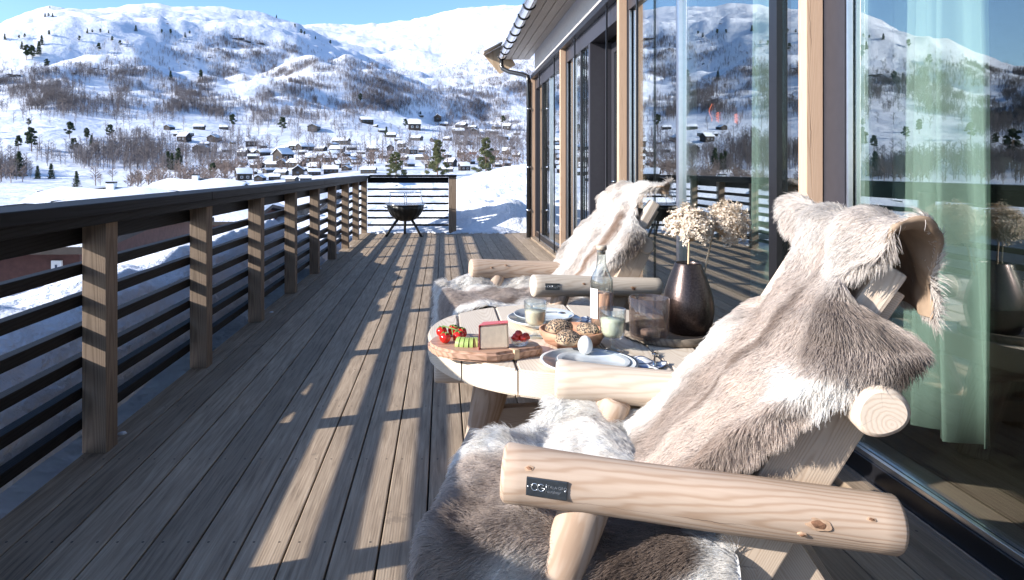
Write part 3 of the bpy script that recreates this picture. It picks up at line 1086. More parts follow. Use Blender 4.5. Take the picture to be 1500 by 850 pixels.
def neighbour(x0, x1, y0, dep, zb, hw, hr, rz, label, mat, winx, chim=None, sn=.5):
    w = x1 - x0
    c = Vector(((x0 + x1) / 2, y0 + dep / 2, zb))
    root = empty('house', c, rz, label, 'house', 'neighbouring houses below the railing')
    W = wmat(root)
    parts = cabin_parts(w, dep, hw, hr, mat, 1, sn)
    for nm, mb, mt in parts:
        if nm in ('wall', 'roof', 'roof_snow'):
            mb.v = [W @ Vector(p) for p in mb.v]
            mb.build(nm, mt, root)
    for x, z, ww, hh in winx:
        f = MB().box((x - ww / 2, -dep / 2 - .06, z), (x + ww / 2, -dep / 2 + .01, z + hh), 0, 0, W).build('window', M['white_paint'], root)
        MB().box((x - ww / 2 + .08, -dep / 2 - .075, z + .08), (x + ww / 2 - .08, -dep / 2 - .055, z + hh - .08), 0, 0, W).build('pane', M['window_dark'], f)
    if chim:
        mb = MB().box((chim - .28, -.3, hw + hr - .3), (chim + .28, .3, hw + hr + .95), 0, .03, W)
        ch = mb.build('chimney', M['white_paint'] if chim else M['chimney'], root)
        MB().box((chim - .31, -.33, hw + hr + .951), (chim + .31, .33, hw + hr + 1.06), 0, .02, W).build('cap', M['iron'], ch)
    return root


neighbour(-13.5, -7.45, 13.6, 7, -4.6, 4.1, .3, .04, 'red-brown house with white windows nearest the railing', M['house_red'],
          [(-1.9, 3.62, .5, .3), (-1.2, 3.62, .5, .3), (.30, 3.58, .45, .42), (.95, 3.2, .12, .8), (2.6, 3.5, .2, .4)], None, .28)
neighbour(-17.5, -8.4, 27.5, 8, -5.2, 4.1, .4, .05, 'red-brown house with tall white window strips, second beyond the railing', M['house_red'],
          [(-2.0, 3.0, .4, .8), (1.2, 3.0, .32, .75), (1.9, 2.9, .14, .95), (3.4, 3.0, .3, .8), (3.9, 2.9, .14, .95)], None, .4)
neighbour(-11.6, -6.6, 36, 8, -4.4, 3.5, .5, -.06, 'pale stone-walled house, third beyond the railing', M['stone'],
          [(-1.5, 1.9, 1.0, 1.0), (1.5, 1.9, 1.0, 1.0)], None)
neighbour(-29, -20, 46, 8, -6.2, 4.2, 1.1, .1, 'snow-buried house whose stubby white chimney stands alone on the left', M['cabin_grey'], [(1.5, 2.6, .9, .9)], .2)
neighbour(-27.5, -19.5, 62, 8, -6.2, 4.6, 1.1, .0, 'snow-buried house whose white chimney stands before the russet thicket', M['cabin_grey'], [(1.5, 2.6, .9, .9)], -.4)
neighbour(-5.4, .5, 38, 3, -2.6, 1.75, .95, 1.57, 'small red gabled house behind the far railing', M['cabin_red'], [(0, .3, .7, .7)], None)


# ------------------------------------------------------------------ snow banks near the deck
def sheet(name, xs, ys, zf, mat):
    X, Y = np.meshgrid(xs, ys, indexing='ij')
    o = grid_obj(name, X, Y, zf(X, Y), mat)
    for p in o.data.polygons:
        p.flip() if False else None
    return tag(o, kind='structure')


def bank_z(X, Y):
    crest = np.interp(Y, [-5, 0, 3, 6, 7.6, 8.6, 9.6, 11, 13], [.50, .52, .53, .55, .55, .36, .10, -.02, -.2])
    crest = crest + fbm(Y / .8 + X * 0, X * 0 + 3, 3, 61) * .05
    prof = np.interp(-X, [1.53, 1.62, 1.74, 1.86, 2.1, 2.6, 4, 7, 12], [-.50, -.29, -.10, 0, -.01, -.16, -.75, -1.9, -3.2])
    lumps = fbm(X / .45, Y / .5, 4, 62) * .09 * np.clip((-X - 1.55) / .3, 0, 1)
    return np.maximum(crest + prof + lumps, -3.4)


xs = -np.concatenate([np.linspace(1.53, 2.2, 46), np.linspace(2.22, 4, 40), np.linspace(4.1, 12, 40)])[::-1]
sheet('snow_bank', xs, np.linspace(-5, 13, 260), bank_z, M['snow'])


def mound_z(X, Y):
    base = np.interp(X, [-14, -6, -3, -1.6, .3, 1.0, 2.8, 6, 14], [-2.6, -1.0, .15, .50, .72, .93, 1.27, 1.7, 2.0])
    rise = np.interp(Y, [12.17, 12.3, 12.9, 13.6, 15, 18, 22, 30, 45], [0.0, .05, .30, .42, .52, .70, 1.0, .72, -.4])
    lump = fbm(X / .5, Y / .5, 4, 64) * .10 * np.clip((Y - 12.2) * 1.6, 0, 1) + fbm(X / 1.6, Y / 1.6, 3, 66) * .10 * np.clip((Y - 12.3), 0, 1)
    heap = .30 * np.exp(-((X - 1.25) / .42) ** 2 - ((Y - 12.75) / .35) ** 2) + .34 * np.exp(-((X - .45) / .6) ** 2 - ((Y - 13.1) / .5) ** 2)
    lo = np.clip((-X - 3) / 2, 0, 1)
    return rise * base + lump + heap * (rise > .02) + fbm(X / .16, Y / .16, 3, 68) * .022 * np.clip((Y - 12.2) * 2, 0, 1) - lo * .9 - .02


sheet('snow_slope', np.concatenate([np.linspace(-12, -3, 60, endpoint=False), np.linspace(-3, 5, 330), np.linspace(5.1, 13, 40)]), np.concatenate([np.linspace(12.17, 16, 170), np.linspace(16.05, 46, 170)]), mound_z, M['snow'])

# ------------------------------------------------------------------ deck
mb = MB()
PITCH = .14
x = -1.4525
while x < 1.42:
    y = -3.2 + random.random() * 2
    y0 = -3.2
    for cut in [y + 3.1, y + 7.4, y + 11.2, 12.16]:
        y1 = min(cut, 12.16)
        if y1 - y0 > .2:
            mb.box((x + .0025, y0 + .0015, -.034), (x + PITCH - .0035, y1 - .0015, 0), 0, .003)
            y0 = y1
    x += PITCH
tag(mb.build('deck', M['deck'], None, Matrix.Identity(4)), kind='structure')
mb = MB()
mb.box((-1.46, -3.2, -.2), (1.42, 12.16, -.04))
o = mb.build('deck_base', plain('deck_underframe', (.02, .017, .014), .9))
tag(o, kind='structure')
# screws are in the surface; a few lumps of snow lie along the edges
mb = MB()
for _ in range(60):
    if random.random() < .88:
        c = (random.uniform(-1.3, 1.3), 12.14 - random.random() ** 2 * .22, .0)
    else:
        c = (-1.43 + random.random() ** 2 * .10, random.uniform(2.6, 11), .0)
    r = random.uniform(.012, .05) * (1 if c[1] > 11.5 else .6)
    mb.ball(c, r, 0, 1, (1.3, 1.2, .8), .6)
tag(mb.build('snow_crumbs', M['snow']), 'crumbs of snow along the edges of the deck', 'snow', kind='stuff')

# ------------------------------------------------------------------ railings
XR0, XR1 = -1.455, -1.357            # the posts
rail = empty('railing', (-1.43, 4.5, 0), 0, 'long dark timber railing along the open side of the deck', 'railing')
ys_posts = [-1.9, -.73, .41, 1.58] + [2.75 + 1.17 * i for i in range(9)]
for i, y in enumerate(ys_posts):
    board('post', (XR0, y, 0), (XR1, y + .098, .968), M['post'], rail, 'Z')
for z in [.765 - .125 * i for i in range(6)]:
    board('slat', (-1.502, -2.4, z - .045), (-1.4575, 12.2, z), M['railing_black'], rail, 'Y')
board('fascia_board', (-1.493, -2.4, .845), (-1.4575, 12.2, .968), M['railing_black'], rail, 'Y')
board('inner_batten', (-1.355, -2.4, .93), (-1.337, 12.05, .968), M['railing_black'], rail, 'Y')
y0 = -2.4
for y1 in (1.0, 3.86, 7.5, 10.9, 12.25):
    board('cap_board', (-1.52, y0 + .001, .970), (-1.305, y1 - .001, 1.018), M['railing_black'], rail, 'Y', .005)
    y0 = y1
far = empty('railing', (-.5, 12.18, 0), 0, 'short cross railing with black slats behind the fire bowl', 'railing')
board('post', (.10, 12.11, 0), (.235, 12.24, .99), M['post'], far, 'Z')
for z in [.79 - .128 * i for i in range(6)]:
    board('slat', (-1.35, 12.2, z - .034), (.097, 12.235, z), M['railing_black'], far, 'X')
board('fascia_board', (-1.35, 12.2, .885), (.097, 12.235, .985), M['railing_black'], far, 'X')
board('cap_board', (-1.303, 12.08, .99), (.24, 12.27, 1.03), M['railing_black'], far, 'X', .005)

# ------------------------------------------------------------------ the house
hs = empty('house', (1.6, 5.0, 0), 0, 'glass-walled timber house along the deck with black frames and steel gutter', 'house')
YN, YF = -2.6, 11.17
XG = 1.53


def hpart(name, lo, hi, mat, bev=.002, parent=None):
    return MB().box(lo, hi, 0, bev).build(name, mat, parent or hs)


board('threshold', (1.425, YN, .0), (1.50, YF, .034), M['deck'], hs, 'Y')
hpart('bottom_frame', (1.502, YN, .0), (1.66, YF, .115), M['frame_black'])
hpart('sill_strip', (1.492, YN, .03), (1.499, YF, .05), M['alu'])
hpart('glazing_bead', (1.512, YN, .1155), (1.528, YF, .135), M['alu'])
hpart('top_track', (1.43, YN, 2.60), (1.499, YF, 2.665), M['frame_black'])
hpart('top_frame', (1.502, YN, 2.43), (1.66, YF, 2.70), M['frame'])
hpart('fascia_panel', (1.50, YN, 2.702), (1.62, YF, 3.06), M['fascia'])
sof = hpart('soffit', (1.02, YN, 3.062), (1.50, 11.95, 3.09), M['soffit'])
for i in range(4):
    xx = 1.06 + i * .115
    board('soffit_board', (xx, YN, 3.046), (xx + .105, 11.93, 3.061), M['soffit'], sof, 'Y', .002)
# roof slab over everything, rising to the ridge
rf = MB()
sec = [(.98, 3.095), (1.0, 3.20), (5.2, 4.6), (5.2, 4.4)]
va = [(x, YN, z) for x, z in sec] + [(x, 12.05, z) for x, z in sec]
rf.add(va, [(3, 2, 1, 0), (4, 5, 6, 7), (0, 1, 5, 4), (1, 2, 6, 5), (2, 3, 7, 6), (3, 0, 4, 7)])
roof = rf.build('roof', M['frame_black'], hs)
# the boxed end of the eaves
va = []
poly = [(.72, 3.13), (1.08, 3.33), (1.27, 2.96), (1.0, 2.80)]
bg = MB()
for yy in (11.97, 12.02):
    va += [(x, yy, z) for x, z in poly]
bg.add(va, [(0, 1, 2, 3), (7, 6, 5, 4), (0, 4, 5, 1), (1, 5, 6, 2), (2, 6, 7, 3), (3, 7, 4, 0)])
bg.build('verge_board', M['barge'], hs)
bg = MB()
q = [(.70, 11.62, 3.15), (1.02, 11.72, 3.33), (1.02, 11.97, 3.33), (.70, 11.97, 3.15)]
bg.add(q + [(a, b, c - .03) for a, b, c in q], [(0, 1, 2, 3), (7, 6, 5, 4), (0, 4, 5, 1), (1, 5, 6, 2), (2, 6, 7, 3), (3, 7, 4, 0)])
bg.build('eaves_board', M['barge'], hs)


def half_round(x, z, r, y0, y1, th=.004):
    mb = MB()
    n = 18
    vs, fs = [], []
    for y in (y0, y1):
        for rr in (r, r - th):
            for i in range(n + 1):
                a = math.pi + math.pi * i / n
                vs.append((x + rr * math.cos(a), y, z + rr * math.sin(a)))
    m = n + 1
    for i in range(n):
        fs += [(i, i + 1, 2 * m + i + 1, 2 * m + i), (m + i + 1, m + i, 3 * m + i, 3 * m + i + 1)]
    mb.add(vs, fs, 0, True)
    mb.add([vs[0], vs[m], vs[2 * m], vs[3 * m]], [(0, 1, 3, 2)])
    mb.add([vs[n], vs[m + n], vs[2 * m + n], vs[3 * m + n]], [(0, 2, 3, 1)])
    return mb


gut = half_round(1.0, 3.055, .068, YN, 11.75).build('gutter', M['gutter'], hs)
for i in range(24):
    y = 11.55 - i * .52
    if y > YN:
        mb = MB()
        mb.tube([(1.0 + .073 * math.cos(math.pi + math.pi * t / 10), y, 3.055 + .073 * math.sin(math.pi + math.pi * t / 10)) for t in range(11)], .010, 6)
        mb.build('gutter_bracket', M['gutter_black'], gut)
dp = MB()
dp.tube([(1.0, 11.66, 3.0), (1.0, 11.66, 2.90), (1.02, 11.62, 2.84), (1.12, 11.5, 2.77), (1.32, 11.25, 2.69), (1.385, 11.14, 2.64), (1.395, 11.12, 2.55), (1.395, 11.12, .02)], .038, 16)
dpo = dp.build('downpipe', M['gutter_black'], hs)
for z in (.45, 1.15, 2.1):
    MB().lathe([(.043, 0), (.043, .03)], (1.395, 11.12, z), 16).build('pipe_clip', M['gutter'], dpo)

POSTY = [-2.8, -.05, 2.69, 5.56, 8.33, 11.10]
for y in POSTY[1:]:
    board('wall_post', (1.432, y, .036), (1.498, y + .062, 2.598), M['glulam'], hs, 'Z')
    hpart('post_casing', (1.502, y - (.135 if y == 2.69 else .03), .116), (1.548 if y == 2.69 else 1.6, y + .10, 2.428), M['frame'])
    hpart('edge_strip', (1.506, y - (.15 if y == 2.69 else .045), .136), (1.526, y - (.138 if y == 2.69 else .033), 2.428), M['alu'])
for y in (10.35, 8.98, 7.58, 6.10, 5.14, 1.10):
    hpart('guide_rod', (1.456, y, .036), (1.472, y + .014, 2.598), M['frame_black'])


def pane(y0, y1, x=XG, z0=.1365, z1=2.428):
    return hpart('pane', (x, y0 + .002, z0), (x + .008, y1 - .002, z1), M['pane'], 0)


def mullion(y, w, mat, x0=1.505, x1=1.62, name='mullion'):
    hpart(name, (x0, y, .1365), (x1, y + w, 2.428), M[mat])


ALL = []
# bay nearest the camera, then away from it
pane(-2.5, -.07)
pane(.06, 2.55)
pane(2.80, 3.08)
mullion(3.08, .075, 'frame_black')
pane(3.155, 4.36)
mullion(4.36, .045, 'alu')
hpart('mullion_seal', (1.51, 4.406, .1365), (1.62, 4.426, 2.428), M['frame_black'])
pane(4.428, 5.48)
# the recessed door
hpart('door_jamb', (1.502, 6.98, .116), (1.655, 7.06, 2.428), M['frame'])
hpart('door_lining', (1.656, 6.90, .116), (1.76, 7.06, 2.428), M['frame'])
door = MB().box((1.70, 5.62, .116), (1.745, 5.70, 2.40), 0, .002).box((1.70, 6.80, .116), (1.745, 6.895, 2.40), 0, .002)
door.box((1.70, 5.702, .116), (1.745, 6.798, .24), 0, .002).box((1.70, 5.702, 2.30), (1.745, 6.798, 2.40), 0, .002)
dr = door.build('door', M['frame'], hs)
MB().box((1.715, 5.702, .241), (1.723, 6.798, 2.299)).build('pane', M['pane'], dr)
hd = MB()
hd.tube([(1.70, 6.74, 1.02), (1.655, 6.74, 1.02), (1.655, 6.62, 1.02)], .009, 8)
hd.build('handle', M['chrome'], dr)
pane(7.065, 8.17)
mullion(7.45, .05, 'frame_black', 1.506, 1.527)
mullion(7.9, .03, 'alu', 1.508, 1.527)
pane(8.32, 9.62)
mullion(9.62, .04, 'alu')
pane(9.662, 10.90)
mullion(10.35, .05, 'frame_black', 1.506, 1.527)
# solid gable end wall and the room behind the glass
hpart('gable_wall', (1.503, 11.05, .0), (6.2, 11.2, 3.05), M['frame'])
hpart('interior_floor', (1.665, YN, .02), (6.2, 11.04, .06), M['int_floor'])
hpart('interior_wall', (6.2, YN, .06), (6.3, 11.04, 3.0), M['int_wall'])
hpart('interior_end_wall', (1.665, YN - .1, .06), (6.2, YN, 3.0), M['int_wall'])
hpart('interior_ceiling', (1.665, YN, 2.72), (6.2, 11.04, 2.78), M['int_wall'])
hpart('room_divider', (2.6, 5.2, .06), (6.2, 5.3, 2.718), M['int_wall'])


def curtain(y0, y1, x, z0, z1, folds, label, seed):
    r = random.Random(seed)
    n, mz = folds * 14, 10
    mb = MB()
    vs, fs = [], []
    ph = [r.uniform(-.5, .5) for _ in range(folds + 1)]
    for j in range(mz + 1):
        t = j / mz
        for i in range(n + 1):
            s = i / n
            a = s * folds * 2 * math.pi + ph[int(s * folds)] * .6
            dx = .06 * math.sin(a + .5 * math.sin(t * 2.5 + s * 6)) * (.7 + .5 * t) + .02 * math.sin(a * 2.3 + t * 2)
            dyy = .02 * math.sin(t * 3 + s * 9)
            vs.append((x + dx, y0 + (y1 - y0) * (s + .03 * math.sin(t * 2.2 + s * 7)) + dyy * .3, z1 + (z0 - z1) * t))
    for j in range(mz):
        for i in range(n):
            a = j * (n + 1) + i
            fs.append((a, a + 1, a + n + 2, a + n + 1))
    mb.add(vs, fs, 0, True)
    o = mb.build('curtain', M['curtain'])
    sm = o.modifiers.new('thickness', 'SOLIDIFY')
    sm.thickness = .002
    return tag(o, label, 'curtain', 'curtains behind the glass wall')


curtain(2.30, 2.66, 1.80, .20, 2.5, 3, 'broad pale green curtain behind the pane beside the near chair', 3)
curtain(2.70, 3.02, 1.82, .20, 2.5, 2, 'narrow pale curtain gathered against the wall post beside the near chair', 5)
curtain(3.86, 4.02, 1.86, .20, 2.5, 2, 'pale green curtain behind the pane next to the dried flowers', 4)

for j, (px, py, n, lb) in enumerate([(1037, 165, 1, 'glowing orange squiggle of a lamp, tallest of three behind the glass'),
                                     (1047, 172, 4, 'small glowing coil lamp, middle one of three behind the glass'),
                                     (1074, 174, 4, 'small glowing coil lamp, nearest the black mullion of three behind the glass')]):
    p = at(px, py, 9.0 if False else 5.0)
    p = Vector((p.x + .02, p.y, p.z))
    root = empty('coil_lamp', p, 0, lb, 'lamp', 'coil lamps hanging in the room')
    mb = MB()
    hh = .13 if n == 1 else .07
    mb.tube([p + Vector((.009 * math.cos(t * n * 6.28 / 30), .012 * math.sin(t * n * 6.28 / 30), hh / 2 - hh * t / 30)) for t in range(31)], .0032, 6)
    mb.build('coil', M['glow'], root)
    MB().tube([p + Vector((0, 0, hh / 2)), (p.x, p.y, 2.72)], .002, 5).build('cord', M['frame_black'], root)

# ------------------------------------------------------------------ log chairs and reindeer hides
def frame(F1, ang):
    u = Vector((math.cos(ang), math.sin(ang), 0))
    v = Vector((-math.sin(ang), math.cos(ang), 0))
    m = Matrix((u, v, (0, 0, 1))).transposed().to_4x4()
    m.translation = Vector((F1[0], F1[1], 0))
    return m


W_CH = .63


def disc_knot(L, c, n, r, parent):
    z = Vector(n).normalized()
    xx = (L.to_3x3() @ Vector((.70, 0, -.03)))
    xx = (xx - z * xx.dot(z)).normalized()
    fr = Matrix((xx, z.cross(xx), z)).transposed().to_4x4()
    fr.translation = Vector(c)
    mb = MB()
    for i, (rr, h) in enumerate(((r, .0004), (r * .60, .0010))):
        prof = [(rr, -.004), (rr, h * .3), (rr * .93, h), (0.0001, h)]
        n_ = 26
        vs, fs = [], []
        ph = random.random() * 6
        for (q, hh) in prof:
            for k_ in range(n_):
                a = 6.2832 * k_ / n_
                w = 1 + .12 * math.sin(2 * a + ph) + .07 * math.sin(5 * a + ph * 2)
                vs.append(fr @ Vector((q * w * math.cos(a) * 1.5, q * w * math.sin(a) * .85, hh)))
        for j in range(3):
            for k_ in range(n_):
                a_, b_ = j * n_ + k_, j * n_ + (k_ + 1) % n_
                fs.append((a_, b_, b_ + n_, a_ + n_))
        mb.add(vs, fs, 1 - i if False else i, True)
    mb.build('knot', [M['knot_rim'], M['knot']], parent)


def chair(F1, ang, label, far_shift, seat_front, mat, mat2, knots, v_cross=.0, seed=0):
    L = frame(F1, ang)
    P = lambda u, v, z: L @ Vector((u, v, z))
    root = empty('log_chair', P(.3, W_CH / 2, 0), ang, label, 'chair', 'rustic log chairs at the table')
    arms = []
    for i, (v, s) in enumerate(((0, 0), (W_CH, far_shift))):
        a = log('arm', P(s, v, .55), P(s + .70, v, .52), .0565, .050, mat if i == 0 else mat2, root, 48, seed=seed + i)
        arms.append(a)
        log('front_leg', P(s + .165, v + (.012 if i == 0 else -.012), .512), P(s - .02, v + (.03 if i == 0 else -.03), 0), .047, .045, M['log'], root, seed=seed + 5 + i)
        vv = .066 if i == 0 else W_CH - .066
        beam('side_board', P(s * .5 + .235, vv, .0), P(.632, vv, .725), .036, .115, M['plank'], root)
        beam('rear_leg', P(.52, vv + (.04 if i == 0 else -.04), .42), P(.79, vv + (.04 if i == 0 else -.04), 0), .036, .085, M['plank'], root)
        beam('back_post', P(.312, vv + (.06 if i == 0 else -.06), .30), P(.72, vv + (.02 if i == 0 else -.02), .965), .062, .05, M['log_pale'], root, up=(0, 0, 1), bev=.008)
    for t in (.34, .52, .70, .86):
        z = .30 + .665 * t
        u = .312 + .408 * t + .04
        beam('back_slat', P(u, .075, z), P(u, W_CH - .075, z), .022, .11, M['plank'], root, up=tuple((P(.408, 0, .665) - P(0, 0, 0)).normalized()))
    log('back_log', P(.652, v_cross - .06, .735), P(.652, W_CH + .01, .735), .045, .045, M['log_pale'], root, 48, seed=seed + 9)
    n = 5
    for i in range(n):
        u0 = seat_front + .02 + (.47 - seat_front) * i / n
        u1 = seat_front + .02 + (.47 - seat_front) * (i + 1) / n - .012
        beam('seat_plank', P((u0 + u1) / 2, .045, .362 - .02 * i / n), P((u0 + u1) / 2, W_CH - .045, .362 - .02 * i / n), .032, u1 - u0, M['plank'], root, up=(0, 0, 1)) if False else \
            beam('seat_plank', P((u0 + u1) / 2, .045, .392 - .02 * i / n), P((u0 + u1) / 2, W_CH - .045, .392 - .02 * i / n), u1 - u0, .032, M['plank'], root)
    # the stamped badge on the near arm
    dirv = (P(.70, 0, .52) - P(0, 0, .55)).normalized()
    nrm = (P(0, -1, .10) - P(0, 0, 0)).normalized()
    nrm = (nrm - dirv * nrm.dot(dirv)).normalized()
    up = nrm.cross(dirv)
    c = P(.088, 0, .546) + nrm * .0575
    B = Matrix((dirv, up, nrm)).transposed().to_4x4()
    B.translation = c
    bd = MB().box((-.038, -.0165, -.004), (.038, .0165, .0015), 0, .0012, B).build('badge', M['badge'], root, world=B)
    mb = MB()
    for x, sg in ((-.022, 1), (-.010, 1)):
        pts = []
        for i in range(25):
            a = math.radians(40 + 290 * i / 24)
            pts.append(B @ Vector((x + .0062 * math.cos(a), .0005 + .0062 * math.sin(a), .0018)))
        mb.tube(pts, .0010, 6)
    mb.tube([B @ Vector((-.0098, .0, .0018)), B @ Vector((-.0042, .0, .0018)), B @ Vector((-.0044, -.0042, .0018))], .0009, 6)
    mb.tube([B @ Vector((-.0008, -.0085, .0018)), B @ Vector((-.0008, .0085, .0018))], .0006, 6)
    mb.build('emblem', M['badge_text'], bd)
    mb = MB()
    for x in (-.0345, .0345):
        mb.ball(B @ Vector((x, 0, .0015)), .0022, 0, 2, (1, 1, 1))
    mb.build('rivet', M['badge_text'], bd)
    for txt, y, sz in (('TALA·GRO', .0015, .0075), ('outdoor', -.0065, .0075)):
        cu = bpy.data.curves.new('lettering', 'FONT')
        cu.body = txt
        cu.size = sz
        cu.extrude = .0004
        cu.materials.append(M['badge_text'])
        tmp = bpy.data.objects.new('lettering_outline', cu)
        o = bpy.data.objects.new('lettering', bpy.data.meshes.new_from_object(tmp))
        bpy.data.objects.remove(tmp)
        place(o, B @ Matrix.Translation((.0012, y, .0019)), bd)
    for i, u, tilt, r in knots:
        v, s = ((0, 0), (W_CH, far_shift))[i]
        t = (u - s) / .70
        ax = P(u, v, .55 - .03 * t)
        nn = (P(0, -1, tilt) - P(0, 0, 0)).normalized()
        disc_knot(L, ax + nn * (.0565 - .0065 * t + .0002), nn, r, root)
    return root, L, P


def smooth(x, a, b):
    t = np.clip((x - a) / (b - a), 0, 1)
    return t * t * (3 - 2 * t)


def resample(rows, n, sig=2.5):
    rows = np.array(rows, float)
    t = np.linspace(0, len(rows) - 1, n)
    out = np.stack([np.interp(t, np.arange(len(rows)), rows[:, i]) for i in range(rows.shape[1])], 1)
    return gsm(out, sig, 0)


def normals_of(Pg):
    du = np.gradient(Pg, axis=0)
    dv = np.gradient(Pg, axis=1)
    n = np.cross(du, dv)
    return n / (np.linalg.norm(n, axis=2, keepdims=True) + 1e-9), du, dv


def hide(name_label, Pg, keep, colfn, nst, length, rad, flip, comb_sign, group, seed, parent=None, edge_d=None):
    """A pelt: a skin shell on the grid Pg (world space) with strands of fur growing from its outer face."""
    r = np.random.default_rng(seed)
    a, b, _ = Pg.shape
    N, du, dv = normals_of(Pg)
    if flip:
        N = -N
    col = colfn(np.linspace(0, 1, a)[:, None] + np.zeros((1, b)), np.linspace(0, 1, b)[None, :] + np.zeros((a, 1)), Pg)
    outer = Pg.reshape(-1, 3)
    inner = (Pg - N * .005).reshape(-1, 3)
    idx = np.arange(a * b).reshape(a, b)
    q = np.stack([idx[:-1, :-1], idx[1:, :-1], idx[1:, 1:], idx[:-1, 1:]], -1)
    kc = keep[:-1, :-1] & keep[1:, :-1] & keep[1:, 1:] & keep[:-1, 1:]
    q = q[kc]
    if flip:
        q = q[:, ::-1]
    used = np.unique(q)
    remap = -np.ones(a * b, int)
    remap[used] = np.arange(len(used))
    q2 = remap[q]
    nv = len(used)
    V = np.concatenate([outer[used], inner[used]])
    F = np.concatenate([q2, (q2 + nv)[:, ::-1]])
    me = bpy.data.meshes.new('reindeer_hide')
    cen = V.mean(0)
    low = np.array([cen[0], cen[1], V[:, 2].min()])
    me.from_pydata((V - low).tolist(), [], F.tolist())
    me.materials.append(M['undercoat'])
    me.materials.append(M['leather'])
    me.polygons.foreach_set('material_index', np.concatenate([np.zeros(len(q2), int), np.ones(len(q2), int)]))
    me.polygons.foreach_set('use_smooth', np.ones(len(F), bool))
    at_ = me.attributes.new('fur_color', 'FLOAT_COLOR', 'POINT')
    cc = col.reshape(-1, 3)[used]
    cc = np.concatenate([cc, cc]) * .8
    at_.data.foreach_set('color', np.concatenate([cc, np.ones((len(cc), 1))], 1).astype(np.float32).ravel())
    me.update()
    o = bpy.data.objects.new('reindeer_hide', me)
    place(o, Matrix.Translation(low))
    tag(o, name_label, 'hide', group)
    # fur
    ci, cj = np.nonzero(kc)
    e1 = Pg[ci + 1, cj] - Pg[ci, cj]
    e2 = Pg[ci, cj + 1] - Pg[ci, cj]
    ar = np.linalg.norm(np.cross(e1, e2), axis=1)
    nb = (~kc[np.clip(ci - 1, 0, a - 2), cj]) | (~kc[np.clip(ci + 1, 0, a - 2), cj]) | (~kc[ci, np.clip(cj - 1, 0, b - 2)]) | (~kc[ci, np.clip(cj + 1, 0, b - 2)])
    nb |= (ci == 0) | (ci == a - 2) | (cj == 0) | (cj == b - 2)
    w = ar * (1 + 2.2 * nb)
    s = r.choice(len(ci), nst, p=w / w.sum())
    f, g = r.random(nst), r.random(nst)
    i, j = ci[s], cj[s]

    def bil(A):
        return ((A[i, j] * (1 - f)[:, None] + A[i + 1, j] * f[:, None]) * (1 - g)[:, None] +
                (A[i, j + 1] * (1 - f)[:, None] + A[i + 1, j + 1] * f[:, None]) * g[:, None])
    p0 = bil(Pg)
    n = bil(N)
    n /= np.linalg.norm(n, axis=1, keepdims=True)
    comb = bil(du) * comb_sign
    comb /= np.linalg.norm(comb, axis=1, keepdims=True) + 1e-9
    side = bil(dv)
    side /= np.linalg.norm(side, axis=1, keepdims=True) + 1e-9
    # locks: neighbouring strands lean the same way
    k1 = fbm(p0[:, 0] / .035 + p0[:, 2] / .05, p0[:, 1] / .035 - p0[:, 2] / .04, 3, seed)
    k2 = fbm(p0[:, 0] / .03 - p0[:, 2] / .04 + 31, p0[:, 1] / .03 + p0[:, 2] / .045, 3, seed + 5)
    # at the rim the fur splays outwards
    fb = (j + g) / (b - 1)
    outw = (smooth(fb, .85, 1.0) - smooth(1 - fb, .85, 1.0))
    if edge_d is not None:
        ed = bil(edge_d[0])
        ew = smooth(-ed[:, 0], -.07, .0)[:, None]
        eg = bil(edge_d[1])
    d0 = n * .50 + comb * (.70 + .3 * k1)[:, None] + side * (.62 * k2)[:, None] + r.normal(size=(nst, 3)) * .15
    if edge_d is not None:
        d0 = d0 + eg * ew * .9
    else:
        d0 = d0 + side * (outw * .9)[:, None]
        fa = (i + f) / (a - 1)
        d0 = d0 - comb * (smooth(fa, .95, 1.0) * 1.5)[:, None]
    d0 /= np.linalg.norm(d0, axis=1, keepdims=True)
    L = length * (.65 + .5 * r.random(nst)) * (1 + .25 * k1)
    L = L * (1 + .5 * np.abs(outw)) if edge_d is None else L * (1 + .35 * ew[:, 0])
    d1 = d0 + comb * .35 + np.array([0, 0, -.35])
    d1 /= np.linalg.norm(d1, axis=1, keepdims=True)
    d2 = d1 + comb * .2 + np.array([0, 0, -.4]) + r.normal(size=(nst, 3)) * .12
    d2 /= np.linalg.norm(d2, axis=1, keepdims=True)
    p0 = p0 - n * .002
    q0 = p0
    q1 = q0 + d0 * (L * .36)[:, None]
    q2_ = q1 + d1 * (L * .34)[:, None]
    q3 = q2_ + d2 * (L * .30)[:, None]
    pts = np.stack([q0, q1, q2_, q3], 1).reshape(-1, 3) - low
    cs = bil(col) * (1 + r.normal(size=(nst, 1)) * .10)
    tipm = r.random((nst, 1)) < .05
    cs = np.where(tipm, cs * .6, cs)
    hc = bpy.data.hair_curves.new('fur')
    hc.add_curves([4] * nst)
    hc.position_data.foreach_set('vector', pts.astype(np.float32).ravel())
    ra = hc.attributes.get('radius') or hc.attributes.new('radius', 'FLOAT', 'POINT')
    ra.data.foreach_set('value', np.tile(np.array([rad, rad, rad * .75, rad * .2], np.float32), nst))
    ca = hc.attributes.new('fur_color', 'FLOAT_COLOR', 'CURVE')
    ca.data.foreach_set('color', np.concatenate([np.clip(cs, .01, .95), np.ones((nst, 1))], 1).astype(np.float32).ravel())
    hc.materials.append(M['fur'])
    fo_ = bpy.data.objects.new('fur', hc)
    place(fo_, Matrix.Translation(low), o)
    return o


